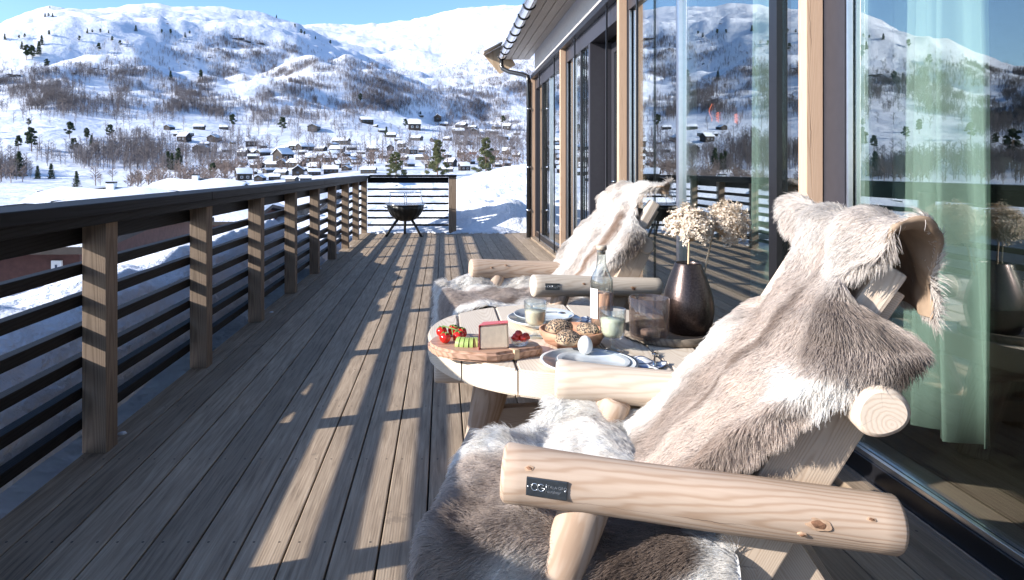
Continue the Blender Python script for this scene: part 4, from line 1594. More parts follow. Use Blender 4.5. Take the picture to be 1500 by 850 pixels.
def back_hide(P, rows, label, colfn, nst, length, rad, seed, na=150, nb=90, ripple=.014):
    R_ = resample(rows, na, 3)
    s = np.linspace(0, 1, nb)
    n_edge = fbm(np.linspace(0, 9, na), np.zeros(na) + 3, 3, seed) * .03
    n_edge2 = fbm(np.linspace(0, 9, na), np.zeros(na) + 8, 3, seed + 1) * .02
    vL, vR = R_[:, 2] + n_edge2, R_[:, 3] + n_edge
    ww = np.clip(s / .84, 0, 1)
    V = vL[:, None] * (1 - ww)[None] + vR[:, None] * ww[None]           # from the far side to the near side
    over = np.clip((s - .78) / .22, 0, 1)[None] ** 1.2 + 0 * V
    U = R_[:, 0][:, None] + over * R_[:, 4][:, None]
    Z = R_[:, 1][:, None] + over * R_[:, 5][:, None] - over ** 2 * .008
    t = np.linspace(0, 1, na)[:, None]
    rip = ripple * 1.25 * (np.sin(V * 26 + 3.0 * np.sin(t * 5)) * .6 + fbm(V * 7 + 4, t * 6 + V, 3, seed + 3) * 1.5)
    ln = np.stack([np.gradient(R_[:, 1]), -np.gradient(R_[:, 0])], 1)
    ln /= np.linalg.norm(ln, axis=1, keepdims=True)
    U = U - ln[:, 0][:, None] * (rip + .012)
    Z = Z - ln[:, 1][:, None] * (rip + .012)
    Pg = np.empty((na, nb, 3))
    M_ = np.array(P.__closure__[0].cell_contents)
    loc = np.stack([U, V, Z, np.ones_like(U)], -1)
    Pg = (loc @ M_.T)[..., :3]
    N, _, _ = normals_of(Pg)
    out = np.array((P(-1, 0, .3) - P(0, 0, 0)))
    flip = float((N[na // 3, nb // 2] * out).sum()) < 0
    return hide(label, Pg, np.ones((na, nb), bool), colfn, nst, length, rad, flip, -1, 'reindeer hides draped over the log chairs', seed)


def poly_dist(px, py, poly):
    d = np.full(px.shape, 9.0)
    inside = np.zeros(px.shape, bool)
    gx, gy = np.zeros(px.shape), np.zeros(px.shape)
    n = len(poly)
    for i in range(n):
        x0, y0 = poly[i]
        x1, y1 = poly[(i + 1) % n]
        ex, ey = x1 - x0, y1 - y0
        t = np.clip(((px - x0) * ex + (py - y0) * ey) / (ex * ex + ey * ey), 0, 1)
        qx, qy = px - (x0 + t * ex), py - (y0 + t * ey)
        dd = np.hypot(qx, qy)
        m = dd < d
        d = np.where(m, dd, d)
        gx, gy = np.where(m, -qx / (dd + 1e-6), gx), np.where(m, -qy / (dd + 1e-6), gy)
        c = ((y0 > py) != (y1 > py)) & (px < (x1 - x0) * (py - y0) / (y1 - y0 + 1e-12) + x0)
        inside ^= c
    return d, inside, gx, gy


def seat_hide(P, poly, uf, label, colfn2, nst, length, rad, seed, z0=.445, v_near=(-.08, -.05, -.0), v_far=.66, res=.011):
    us = np.array([p[0] for p in poly])
    vs = np.array([p[1] for p in poly])
    A = np.arange(us.max(), us.min() - res, -res)
    Bv = np.arange(vs.min(), vs.max() + res, res)
    AA, BB = np.meshgrid(A, Bv, indexing='ij')
    wob = fbm(AA / .08, BB / .08, 3, seed) * .03
    d, ins, gx, gy = poly_dist(AA + wob, BB + wob * .7, poly)
    snap = (~ins) & (d < res * 1.6)
    AA = np.where(snap, AA + d * gx, AA)
    BB = np.where(snap, BB + d * gy, BB)
    d = np.where(snap, 0, d)
    keep = ins | snap
    rr = .055
    s = np.maximum(uf + rr - AA, 0)
    ph = np.minimum(s / rr, math.pi / 2 * .96)
    U = np.where(s > 0, uf + rr - rr * np.sin(ph), AA)
    extra = np.maximum(s - rr * math.pi / 2 * .96, 0)
    dz = np.where(s > 0, rr * (1 - np.cos(ph)), 0) + extra * .98
    U = U - extra * .10
    r2 = .045
    vn = np.interp(AA, [-.25, -.06, .10], list(v_near))
    s2 = np.maximum(vn + r2 - BB, 0)
    p2 = np.minimum(s2 / r2, math.pi / 2 * .93)
    Vv = np.where(s2 > 0, vn + r2 - r2 * np.sin(p2), BB)
    e2 = np.maximum(s2 - r2 * math.pi / 2 * .93, 0)
    dz = dz + np.where(s2 > 0, r2 * (1 - np.cos(p2)), 0) + e2 * .95
    Vv = Vv - e2 * .1
    s3 = np.maximum(BB - (v_far - .1), 0)
    lift = .05 * np.sin(np.clip(s3 / .12, 0, 1) * math.pi)
    Z = z0 - dz + lift + fbm(AA / .16, BB / .16, 3, seed + 2) * .022 - .03 * np.clip(AA, 0, .4) + .012 * np.sin(AA * 22 + BB * 8)
    M_ = np.array(P.__closure__[0].cell_contents)
    loc = np.stack([U, Vv, Z, np.ones_like(U)], -1)
    Pg = (loc @ M_.T)[..., :3]
    N, du, dv = normals_of(Pg)
    flip = float(N[len(A) // 4, len(Bv) // 2][2]) < 0
    un = lambda q: q / (np.linalg.norm(q, axis=2, keepdims=True) + 1e-9)
    edge_dir = -un(du) * (-gx)[..., None] * -1 + un(dv) * gy[..., None] * -1
    edge_dir = un(du) * gx[..., None] - un(dv) * gy[..., None]
    dd = d[..., None] + np.zeros((1, 1, 3))
    return hide(label, Pg, keep, lambda a, b, p: colfn2(AA, BB, d, p), nst, length, rad, flip, 1, 'reindeer hides draped over the log chairs', seed,
                edge_d=(dd, edge_dir))


CREAM, WHITE = np.array([.62, .545, .49]), np.array([.90, .875, .84])
GREY, BROWN, DARK = np.array([.34, .28, .245]), np.array([.215, .15, .115]), np.array([.08, .064, .056])


def lerp(a, b, t):
    return a * (1 - t[..., None]) + b * t[..., None]


def col_back_near(a, b, P):
    n = fbm(a * 7, b * 5, 4, 5)
    n2 = fbm(a * 22, b * 18, 3, 6)
    base = lerp(CREAM * 1.08 + 0 * a[..., None], GREY * 1.25, smooth(n + .3 * np.sin(b * 9) - (a - .40) * 2.2, -.2, .9) * .7)
    spine = np.exp(-((b - .50 - .12 * (a - .3)) / .04) ** 2) * smooth(a, .04, .2) * smooth(.62 - a, 0, .15)
    base = lerp(base, BROWN + 0 * base, spine * .7)
    pale = np.exp(-((b - .66 - .05 * n) / .055) ** 2) * smooth(.40 - a, 0, .2)
    base = lerp(base, CREAM * 1.15 + 0 * base, pale * .9)
    low = np.exp(-((b - .80) / .06) ** 2) * smooth(.26 - a, 0, .12)
    base = lerp(base, np.array([.30, .20, .14]) + 0 * base, low * .45)
    mid = np.exp(-((a - .45 - .03 * n) / .10) ** 2) * smooth(b + .12 * n, .50, .86)
    base = lerp(base, GREY * .85 + 0 * base, np.clip(mid * (.75 + n2 + .5 * n), 0, .9))
    base = lerp(base, WHITE + 0 * base, smooth(-b, -.30, -.16) * smooth(.42 - a, 0, .15) * .97)
    wedge = np.exp(-((a - .335 + .10 * (b - .8) - .02 * n) / .026) ** 2) * smooth(b, .62, .80)
    base = lerp(base, WHITE + 0 * base, np.clip(wedge * 1.4, 0, .97))
    tip = smooth(b, .94, .99) * np.exp(-((a - .37) / .035) ** 2)
    base = lerp(base, DARK + 0 * base, np.clip(tip, 0, .9))
    top_ = smooth(a, .50, .64) * np.clip(.55 + .5 * n, .15, .8)
    base = lerp(base, WHITE * .84 + 0 * base, top_)
    crease_shade = np.exp(-((b - .46 - .05 * np.sin(a * 14)) / .05) ** 2) * smooth(a, .5, .6) * smooth(-a, -.78, -.6)
    base = lerp(base, GREY * 1.3 + 0 * base, crease_shade * .55)  # greyer streak: shading of the folds painted into the fur colour
    base = lerp(base, WHITE + 0 * base, smooth(-a, -.07, -.0) * smooth(b, .6, .8) * .8)
    return np.clip(base * (1 + .16 * n2[..., None]), 0, .92)


def col_back_far(a, b, P):
    n = fbm(a * 6 + 3, b * 5, 4, 15)
    n2 = fbm(a * 20, b * 18, 3, 16)
    base = lerp(WHITE * .93 + 0 * a[..., None], CREAM * .9, smooth(n, -.1, .5) * .7)
    sp = np.exp(-((b - .62 - .16 * (a - .4)) / .06) ** 2) * smooth(.75 - a, 0, .3)
    base = lerp(base, np.array([.40, .27, .19]) + 0 * base, sp * .85)
    lo = np.exp(-((a - .36) / .09) ** 2) * smooth(b, .75, .95)
    base = lerp(base, BROWN + 0 * base, lo * .8)
    return np.clip(base * (1 + .15 * n2[..., None]), 0, .92)


def col_seat(seed, edge, vw):
    def fn(u, v, d, P):
        n = fbm(u * 9, v * 9, 4, seed)
        n2 = fbm(u * 34, v * 34, 3, seed + 1)
        base = lerp(CREAM * 1.0 + 0 * d[..., None], GREY * 1.3, smooth(n, -.25, .45) * .75)
        dk = np.exp(-((u + .03) / .09) ** 2 - ((v - .02) / .12) ** 2)
        base = lerp(base, BROWN * .8 + 0 * base, np.clip(dk * (1 + n), 0, .6))
        base = lerp(base, CREAM * 1.1 + 0 * base, np.exp(-((u + .21) / .085) ** 2) * smooth(v, -.06, .06) * .9)
        back = smooth(u, .10, .22) * smooth(-v, -.25, -.05)
        base = lerp(base, BROWN * .75 + 0 * base, back * .8)
        base = lerp(base, WHITE + 0 * base, smooth(-(d + n * .05), -edge * 1.5, -edge * .6))
        base = lerp(base, WHITE + 0 * base, smooth(v + n * .08, vw - .06, vw + .02))
        vn = np.interp(u, [-.25, -.06, .10], [-.08, -.05, 0])
        sidew = smooth(-(v - vn + n * .03), .015, .06) * smooth(u, -.07, .01) * smooth(-u, -.15, -.02)
        base = lerp(base, WHITE + 0 * base, sidew * .95)
        return np.clip(base * (1 + .20 * n2[..., None]), 0, .92)
    return fn


c1, L1, P1 = chair((.119, 1.349), math.radians(-12.1), 'log chair in front, nearest the camera, with badge on its thick arm', .072, -.19, M['log'], M['log_pale'],
                   [(0, .555, .12, .0135), (0, .53, -.35, .005), (0, .64, .55, .0045), (0, .055, .75, .006), (1, .27, .25, .013), (1, .60, .3, .005)], seed=3)
c2, L2, P2 = chair((.455, 3.485), math.radians(10.7), 'log chair standing behind the table, facing the railing', -.18, -.38, M['log_grey'], M['log'],
                   [(0, .53, .0, .013), (0, .26, .4, .007), (1, -.06, .3, .006), (1, .03, .7, .006)], v_cross=.10, seed=23)

ROWS1 = [(.29, .455, .60, .12, 0, 0), (.335, .51, .62, .08, .02, 0), (.395, .59, .61, .03, .06, 0), (.445, .66, .57, -.005, .08, 0), (.487, .72, .53, -.02, .07, .01),
         (.537, .785, .47, -.03, .16, .03), (.575, .835, .41, -.03, .18, .0), (.61, .885, .365, .01, .06, 0), (.638, .935, .36, .035, .0, 0), (.655, .985, .44, -.01, .01, .01),
         (.668, 1.043, .55, -.08, .0, .015), (.715, 1.048, .55, -.07, .0, .015), (.745, 1.0, .50, .0, .0, .02), (.758, .93, .45, .035, .0, .0),
         (.762, .875, .40, .05, 0, 0)]
back_hide(P1, ROWS1, 'large grey and cream reindeer hide hanging over the near chair back', col_back_near, 190000, .024, .00046, 51)
ROWS2 = [(.29, .455, .60, .14, 0, 0), (.335, .51, .62, .12, 0, 0), (.395, .59, .63, .10, 0, 0), (.445, .66, .64, .07, .0, 0), (.49, .725, .63, .02, .06, 0),
         (.545, .795, .62, .0, .09, .01), (.588, .855, .60, .06, .02, 0), (.62, .905, .59, .10, 0, 0), (.65, .955, .58, .11, 0, 0), (.672, 1.0, .57, .09, .0, .0),
         (.695, 1.04, .54, .04, .03, .02), (.735, 1.05, .50, .02, .04, .03), (.762, 1.015, .46, .06, .02, .0)]
back_hide(P2, ROWS2, 'white reindeer hide with brown streak draped over the far chair back', col_back_far, 70000, .034, .0009, 52)
seat_hide(P1, [(.44, -.02), (.32, -.14), (.20, -.26), (.06, -.38), (-.10, -.42), (-.30, -.40), (-.52, -.26), (-.58, .0), (-.52, .20), (-.28, .30), (-.12, .37), (-.03, .46),
               (.06, .60), (.16, .72), (.26, .72), (.36, .66), (.44, .60)], -.16, 'grey-brown reindeer hide with white fringe hanging over the near seat front',
          col_seat(81, .05, .34), 170000, .029, .00048, 53)
seat_hide(P2, [(.4, .03), (.1, -.02), (-.2, -.02), (-.5, .04), (-.62, .15), (-.64, .35), (-.58, .55), (-.3, .66), (.1, .68), (.4, .62)], -.385,
          'brown and white reindeer hide lying on the far seat', col_seat(91, .09, .50), 60000, .036, .0009, 54)

# ------------------------------------------------------------------ the table
TZ, TC, TR = .50, Vector((.50, 2.70, 0)), .56
tb = empty('coffee_table', TC, 0, 'round pale plank table on stout log legs, laid for brunch', 'table')
edges = [-.12, .064, .242, .42, .58, .745, .91, 1.10]
for a, b in zip(edges[:-1], edges[1:]):
    a, b = a + .0022, b - .0022
    bm = bmesh.new()
    pts = []
    lo, hi = max(a, TC.x - TR), min(b, TC.x + TR)
    n = 12
    cx = [lo + (hi - lo) * i / n for i in range(n + 1)]
    for x in cx:
        pts.append((x, TC.y - math.sqrt(max(0, TR ** 2 - (x - TC.x) ** 2))))
    for x in reversed(cx):
        y = TC.y + math.sqrt(max(0, TR ** 2 - (x - TC.x) ** 2))
        if y - pts[-1][1] > 1e-4 or abs(x - pts[-1][0]) > 1e-4:
            pts.append((x, y))
    if abs(pts[0][0] - pts[-1][0]) < 1e-6 and abs(pts[0][1] - pts[-1][1]) < 1e-4:
        pts.pop()
    vs = [bm.verts.new((x, y, TZ)) for x, y in pts]
    f = bm.faces.new(vs)
    ex = bmesh.ops.extrude_face_region(bm, geom=[f])
    for v in ex['geom']:
        if isinstance(v, bmesh.types.BMVert):
            v.co.z -= .088
    bmesh.ops.recalc_face_normals(bm, faces=bm.faces)
    es = [e for e in bm.edges if abs(e.verts[0].co.z - e.verts[1].co.z) < 1e-5]
    bmesh.ops.bevel(bm, geom=es, offset=.006, segments=2, affect='EDGES')
    fr = axis_frame((lo * .5 + hi * .5, TC.y - TR, TZ - .09 - random.random() * .05), (lo * .5 + hi * .5, TC.y + TR, TZ - .09))
    MB().bm(bm).build('plank', M['table'], tb, world=fr)
for y in (2.62, 3.0):
    log('cross_beam', (-.035 if y < 2.7 else .08, y, .366), (1.0 if y < 2.7 else .92, y, .366), .034, .034, M['log_pale'], tb, 28, seed=int(y * 10))
for p0, p1 in (((.205, 2.60, .410), (.115, 2.655, 0)), ((.62, 2.42, .41), (.60, 2.32, 0)), ((.86, 2.72, .41), (.94, 2.75, 0)), ((.50, 2.98, .41), (.48, 3.08, 0))):
    log('leg', p0, p1, .066, .056, M['log'], tb, 20, seed=int(p0[0] * 100), wob=.004)
beam('stretcher', (.20, 2.63, .19), (.88, 2.73, .19), .05, .085, M['plank'], tb)
beam('stretcher', (.60, 2.37, .20), (.49, 3.02, .20), .05, .085, M['plank'], tb)

# ------------------------------------------------------------------ things on the table


def poly_prism(pts, z0, z1, bev=.004, mtx=None):
    bm = bmesh.new()
    f = bm.faces.new([bm.verts.new((x, y, z0)) for x, y in pts])
    ex = bmesh.ops.extrude_face_region(bm, geom=[f])
    for v in ex['geom']:
        if isinstance(v, bmesh.types.BMVert):
            v.co.z = z1
    bmesh.ops.recalc_face_normals(bm, faces=bm.faces)
    if bev:
        bmesh.ops.bevel(bm, geom=[e for e in bm.edges if abs(e.verts[0].co.z - e.verts[1].co.z) < 1e-6], offset=bev, segments=3, affect='EDGES')
    return MB().bm(bm, 0, False, mtx)


bp = [(-0.054, 2.446), (-0.050, 2.40), (-0.025, 2.345), (0.030, 2.302), (0.090, 2.28), (0.145, 2.268), (0.180, 2.272), (0.200, 2.285), (0.320, 2.345), (0.345, 2.37), (0.342, 2.41), (0.310, 2.465), (0.220, 2.52), (0.100, 2.55), (0.010, 2.54), (-0.035, 2.50)]
bf = axis_frame((0, 2.42, .49), (1, 2.46, .49))
bo = poly_prism(bp, TZ + .001, TZ + .034, .009).build('cutting_board', M['board'], None, world=bf)
tag(bo, 'thick dark cutting board with rounded front edge, holding cheese and tomatoes', 'cutting board')
poly_prism([(.242, 2.3035), (.259, 2.312), (.193, 2.40), (.178, 2.394)], TZ + .002, TZ + .0352, .0015).build('inlay_strip', M['inlay'], bo)
BT = TZ + .034


def on(px, py, z):
    d = (H - z) / (py - HZ) * FP
    return Vector(((px - VX) / FP * d, d, z))


TOM = [('topmost red vine tomato at the board tip', 647, 486), ('red vine tomato lowest and nearest the board edge', 652, 495), ('red vine tomato touching the green slices', 671, 493),
       ('red vine tomato at the back of the bunch', 664, 484), ('small red vine tomato tucked between the others', 676, 488)]
tp = []
for lb, px, py in TOM:
    p = on(px, py, BT + .019)
    tp.append(p)
    r = .0205
    o = MB().lathe([(0.0001, -r * .92), (r * .5, -r * .8), (r * .86, -r * .45), (r, 0), (r * .88, r * .5), (r * .55, r * .8), (r * .2, r * .86), (0.0001, r * .78)], p, 24).build('tomato', M['tomato'])
    tag(o, lb, 'tomato', 'vine tomatoes on the cutting board')
    st = MB()
    for q in range(5):
        a = q * 1.257 + px
        st.tube([p + Vector((0, 0, r * .82)), p + Vector((math.cos(a) * r * .5, math.sin(a) * r * .5, r * .9)), p + Vector((math.cos(a) * r * .85, math.sin(a) * r * .85, r * .62))], [.0016, .002, .0006], 5)
    st.build('calyx', M['vine'], o)
mb = MB()
mid = sum(tp, Vector()) / 5 + Vector((0, -.012, .022))
mb.tube([tp[0] + Vector((.005, -.004, .022)), mid, tp[2] + Vector((0, 0, .022))], .0022, 6)
mb.tube([mid, mid + Vector((.004, -.02, -.02)), mid + Vector((.006, -.03, -.036))], .0024, 6)
mb.tube([tp[3] + Vector((0, 0, .02)), mid + Vector((.01, .01, .004)), tp[4] + Vector((0, 0, .02))], .002, 6)
tag(mb.build('tomato_stalk', M['vine']), 'thin green stalk joining the vine tomatoes', 'stalk')
for j, (px, py, n_) in enumerate([(673, 506, 'leftmost'), (679, 506.5, 'second from left'), (685, 507, 'middle'), (691, 507, 'second from right'), (697, 506.5, 'rightmost')]):
    p = on(px, py, BT)
    R = .0225
    pts = [(R * math.cos(math.pi * i / 16), R * 1.25 * math.sin(math.pi * i / 16)) for i in range(17)]
    mtx = Matrix.Translation(p + Vector((0, 0, .0005))) @ Matrix.Rotation(math.radians(62 + j * 6), 4, 'Z') @ Matrix.Rotation(math.pi / 2, 4, 'X')
    o = poly_prism(pts, -.006, .006, .0012, mtx).build('cucumber_slice', M['cucumber'])
    tag(o, f'pale green cucumber slice standing on the board, {n_} of five', 'cucumber slice', 'cucumber slices on the cutting board')
    rp = [(R * 1.03 * math.cos(math.pi * i / 16), R * 1.28 * math.sin(math.pi * i / 16)) for i in range(17)] + [(R * .97 * math.cos(math.pi * i / 16), R * 1.21 * math.sin(math.pi * i / 16)) for i in range(16, -1, -1)]
    poly_prism(rp, -.0065, .0065, 0, mtx).build('rind', M['cucumber_rind'], o)
# cheese: the cut face looks at the camera, the waxed rind is on the left and on top
q = on(701, 513, BT)
q2 = on(746, 511, BT)
e = (q2 - q).normalized()
bk = Vector((-e.y, e.x, 0))
hC = .088
ch = MB()
F_ = [q + Vector((.002, 0, 0)), q2, q2 + bk * .028 + e * .006, q + bk * .046 + e * .024]
Tt = [F_[0] + Vector((0, 0, hC * .93)), F_[1] + Vector((-.004, 0, hC * .99)), F_[2] + Vector((-.004, 0, hC)), F_[3] + Vector((.004, 0, hC * .94))]
bm = bmesh.new()
vv = [bm.verts.new(p) for p in F_ + Tt]
for f in ((0, 1, 2, 3), (7, 6, 5, 4), (0, 4, 5, 1), (1, 5, 6, 2), (2, 6, 7, 3), (3, 7, 4, 0)):
    bm.faces.new([vv[i] for i in f])
bmesh.ops.recalc_face_normals(bm, faces=bm.faces)
bmesh.ops.bevel(bm, geom=list(bm.edges), offset=.006, segments=3, affect='EDGES')
co = MB().bm(bm).build('cheese', M['cheese'])
tag(co, 'pale cheese wedge with red wax rind standing on the board', 'cheese')
rd = MB()
th = .0018


def slab(a, b, c, d, n):
    n = n * th
    rd.add([a, b, c, d, a + n, b + n, c + n, d + n], [(0, 1, 2, 3), (7, 6, 5, 4), (0, 4, 5, 1), (1, 5, 6, 2), (2, 6, 7, 3), (3, 7, 4, 0)])


slab(F_[0] - bk * .001, Tt[0] - bk * .001, Tt[3] + bk * .001, F_[3], -e)
slab(Tt[0] - bk * .0012 - e * .002, Tt[1] - bk * .0012, Tt[2] + bk * .001, Tt[3] + bk * .001, Vector((0, 0, 1)))
slab(F_[3], Tt[3], Tt[2], F_[2], bk)
rd.build('rind', M['rind'], co)

# little glass dish with halved tomatoes
dpos = on(761, 506, BT)
ds = MB().lathe([(.0001, .001), (.022, .001), (.028, .006), (.033, .020), (.034, .026), (.0325, .026), (.0315, .020), (.026, .009), (.0001, .006)], dpos, 32).build('dish', M['clear'])
tag(ds, 'small clear dish of halved tomatoes beside the cheese', 'dish')
for j, (dx, dy, w_) in enumerate([(-.014, -.004, 'nearest the cheese'), (.012, -.010, 'at the front of the dish'), (.022, .006, 'nearest the bread bowl'), (.0, .012, 'at the back of the dish'), (-.004, .0, 'on top of the heap')]):
    c = dpos + Vector((dx, dy, .026 + (.010 if j == 4 else 0)))
    o = MB().ball(c, .0145, 0, 3, (1.1, .95, .8), .03).build('tomato_half', M['tomato'])
    tag(o, f'red tomato half {w_} beside the cheese', 'tomato', 'tomato halves in the small dish')
    MB().lathe([(.0001, 0), (.012, 0), (.012, .002), (.0001, .0025)], c + Vector((0, -.008, .008)), 18, axis=Matrix.Rotation(math.radians(35), 4, 'X')).build('cut_face', M['tomato_cut'], o)


def plate(c, R, h, mat, lip=.004):
    prof = [(.0001, .002), (R * .55, .002), (R * .62, .004), (R * .9, h * .75), (R, h), (R * .995, h + .003), (R * .97, h + .003), (R * .88, h * .75 + .004), (R * .62, .009), (.0001, .008)]
    return MB().lathe(prof, c, 64).build('plate', mat)


pf = Vector((0.420, 2.84, TZ))
o = plate(pf, .153, .026, M['ceramic'])
tag(o, 'large white dinner plate under the blue-grey bowl at the far place', 'plate', 'plates')
MB().lathe([(.150, 0), (.1505, .0015), (.146, .003), (.1455, .0015)], pf + Vector((0, 0, .0275)), 64).build('rim_band', M['ceramic_blue'], o)
pb = pf + Vector((0, 0, .0095))
o = MB().lathe([(.0001, .0), (.07, 0), (.10, .012), (.122, .032), (.126, .036), (.122, .037), (.098, .018), (.07, .008), (.0001, .007)], pb, 64).build('bowl', M['ceramic_blue'])
tag(o, 'shallow blue-grey bowl stacked on the far dinner plate', 'bowl')
pn = Vector((.475, 2.225, TZ))
o = plate(pn, .158, .022, M['ceramic'])
tag(o, 'white and blue dinner plate partly behind the near chair arm', 'plate', 'plates')
MB().lathe([(.154, 0), (.1542, .0015), (.134, -.004), (.132, -.0055)], pn + Vector((0, 0, .0242)), 64).build('rim_band', M['ceramic_blue'], o)
o = plate(pn + Vector((.015, .0, .0095)), .118, .015, M['ceramic_blue'])
tag(o, 'smaller blue-grey side plate stacked on the near dinner plate', 'plate', 'plates')
ep = Vector((0.477, 2.29, TZ + .026))
eg = MB().lathe([(.0001, 0)] + [(.0268 * math.sin(math.pi * t / 22) * (1 - .17 * (1 - math.cos(math.pi * t / 22)) / 2 * 1.0), .062 * (1 - math.cos(math.pi * t / 22)) / 2) for t in range(1, 22)] + [(.0001, .062)], ep, 32).build('egg', M['egg'])
tag(eg, 'white boiled egg standing on the near side plate', 'egg')


def cloth(c, rz, w, d, z, label, grp, seed):
    n, m = 26, 18
    vs, fs = [], []
    R = Matrix.Rotation(rz, 3, 'Z')
    for i in range(n + 1):
        for j in range(m + 1):
            x, y = (i / n - .5) * w, (j / m - .5) * d
            hh = .004 + .006 * float(fbm(np.array([x / .04 + seed]), np.array([y / .04]), 2, seed)[0] + .7) + .004 * math.sin(x * 60 + y * 30)
            vs.append(Vector(c) + R @ Vector((x + .004 * math.sin(y * 50), y + .005 * math.sin(x * 40), z + max(hh, .002))))
    for i in range(n):
        for j in range(m):
            a = i * (m + 1) + j
            fs.append((a, a + m + 1, a + m + 2, a + 1))
    o = MB().add(vs, fs, 0, True).build('napkin', M['napkin'])
    s_ = o.modifiers.new('thickness', 'SOLIDIFY')
    s_.thickness = .002
    s_.offset = 1
    return tag(o, label, 'napkin', grp)


cloth((.64, 2.255, TZ), -.5, .17, .11, 0, 'patterned blue napkin lying between the egg and the fork', 'patterned napkins', 3)
cloth((.565, 2.86, TZ), .3, .16, .13, .002, 'patterned blue napkin beside the far plate, below the bottle', 'patterned napkins', 8)


def cutlery(p, q, kind, label):
    p, q = Vector(p), Vector(q)
    d = (q - p).normalized()
    s = Vector((-d.y, d.x, 0))
    L = (q - p).length
    mb = MB()
    mb.tube([q, q - d * L * .25 + Vector((0, 0, .003)), p + d * L * .33 + Vector((0, 0, .004)), p + d * L * .27 + Vector((0, 0, .003))], [.0055, .0045, .0022, .003], 8)
    if kind == 'fork':
        mb.tube([p + d * L * .29 + Vector((0, 0, .003)), p + d * L * .22], [.003, .010], 8)
        for k_ in range(4):
            o_ = s * (k_ - 1.5) * .0062
            mb.tube([p + d * L * .235 + o_ * .9, p + d * L * .12 + o_ + Vector((0, 0, -.001)), p + o_ + Vector((0, 0, .006))], [.0019, .0017, .0009], 6)
    else:
        mb.ball(p + d * L * .13, .019, 0, 3, (.9, .9, .2))
    o = mb.build(kind, M['steel'])
    return tag(o, label, kind)


cutlery((.744, 2.395, TZ + .006), (.68, 2.20, TZ + .012), 'fork', 'steel fork on the bare table planks beside the tray')
cutlery((.51, 2.82, TZ + .052), (.365, 2.80, TZ + .054), 'spoon', 'steel spoon laid across the far blue-grey bowl')

# bread bowl
bb = Vector((0.475, 2.515, TZ))
o = MB().lathe([(.0001, .001), (.075, .001), (.10, .012), (.117, .040), (.120, .058), (.112, .059), (.106, .042), (.09, .020), (.0001, .014)], bb, 48).build('bread_bowl', M['bowl_wood'], None, Matrix.Translation(bb))
tag(o, 'round reddish wooden bowl filled with seeded rolls', 'bowl')
for lb, px, py, r_, an in (('seeded bread roll at the back of the wooden bowl, beside the goblet', 819, 481, .050, .4), ('seeded bread roll in the wooden bowl nearest the bottle', 861, 484, .043, 2.0),
                           ('seeded bread roll at the front of the wooden bowl, above the egg', 832, 497, .048, 1.1)):
    z = TZ + .062
    p = on(px, py, z)
    mb = MB()
    bm = bmesh.new()
    bmesh.ops.create_icosphere(bm, subdivisions=4, radius=1)
    ca, sa = math.cos(an), math.sin(an)
    for v in bm.verts:
        x, y, zz = v.co
        nz = .09 * float(fbm(np.array([x * 1.6 + px]), np.array([y * 1.6 + zz]), 3, int(px))[0])
        slit = -.10 * math.exp(-((y * .9 + x * .2) / .11) ** 2) * max(0, zz)
        k_ = 1 + nz + slit
        x, y, zz = x * k_ * 1.05, y * k_ * .9, (zz if zz > 0 else zz * .7) * k_ * .66
        v.co = p + Vector(((x * ca - y * sa) * r_, (x * sa + y * ca) * r_, zz * r_))
    mb.bm(bm, 0, True)
    tag(mb.build('bread_roll', M['roll'], None, Matrix.Translation(p)), lb, 'bread roll', 'bread rolls in the wooden bowl')


def goblet(c, s, fill, mat, label):
    root = empty('goblet', c, 0, label, 'glass', 'stemmed glasses of smoothie')
    A = lambda prof: [(r * s, z * s) for r, z in prof]
    MB().lathe(A([(.0001, .002), (.034, .0), (.036, .003), (.020, .007), (.008, .012), (.0065, .026), (.010, .036), (.0001, .036)]), c, 40).build('foot', M['clear'], root)
    MB().lathe(A([(.0001, .037), (.018, .038), (.033, .046), (.040, .062), (.043, .10), (.0445, .142), (.0435, .143), (.042, .142), (.0405, .10), (.0375, .064), (.030, .050), (.0001, .044)]), c, 48).build('cup', M['clear'], root)
    MB().lathe(A([(.0001, .0455), (.028, .051), (.0365, .066), (.0395, .10), (.0398 + .001 * fill, fill), (.0001, fill - .001)]), c, 40).build('drink', mat, root)
    return root


goblet(Vector((0.355, 2.625, TZ)), .98, .104, M['milk'], 'stemmed glass of beige smoothie in front of the far plate')
goblet(Vector((0.602, 2.425, TZ)), 1.06, .108, M['milk_green'], 'stemmed glass of pale green smoothie between bread bowl and candle glass')

bt_ = Vector((0.644, 2.775, TZ))
bo = empty('bottle', bt_, 0, 'clear glass bottle of orange juice with a stopper, behind the bread bowl', 'bottle')
prof = [(.0001, .002), (.042, .001), (.0455, .006), (.0455, .185), (.044, .200), (.034, .222), (.024, .240), (.0195, .262), (.0175, .305), (.019, .308), (.019, .316), (.0165, .317), (.0160, .300),
        (.0175, .262), (.022, .240), (.032, .221), (.042, .199), (.0435, .185), (.0435, .010), (.0001, .008)]
MB().lathe(prof, bt_, 48).build('glass_body', M['bottle'], bo)
MB().lathe([(.0001, .0095), (.0425, .0105), (.0425, .146), (.0001, .1455)], bt_, 40).build('juice', M['juice'], bo)
MB().lathe([(.0001, .300), (.0150, .300), (.0155, .318), (.021, .319), (.021, .334), (.018, .336), (.0001, .336)], bt_, 32).build('stopper', M['cork'], bo)
lv, lf = [], []
for j, z in enumerate((.045, .165)):
    for i in range(9):
        a = math.radians(186 + 6.5 * i)
        lv.append(bt_ + Vector((.0466 * math.cos(a), .0466 * math.sin(a), z)))
for i in range(8):
    lf.append((i, i + 1, i + 10, i + 9))
MB().add(lv, lf, 0, True).build('label', M['paper'], bo)
lv, lf = [], []
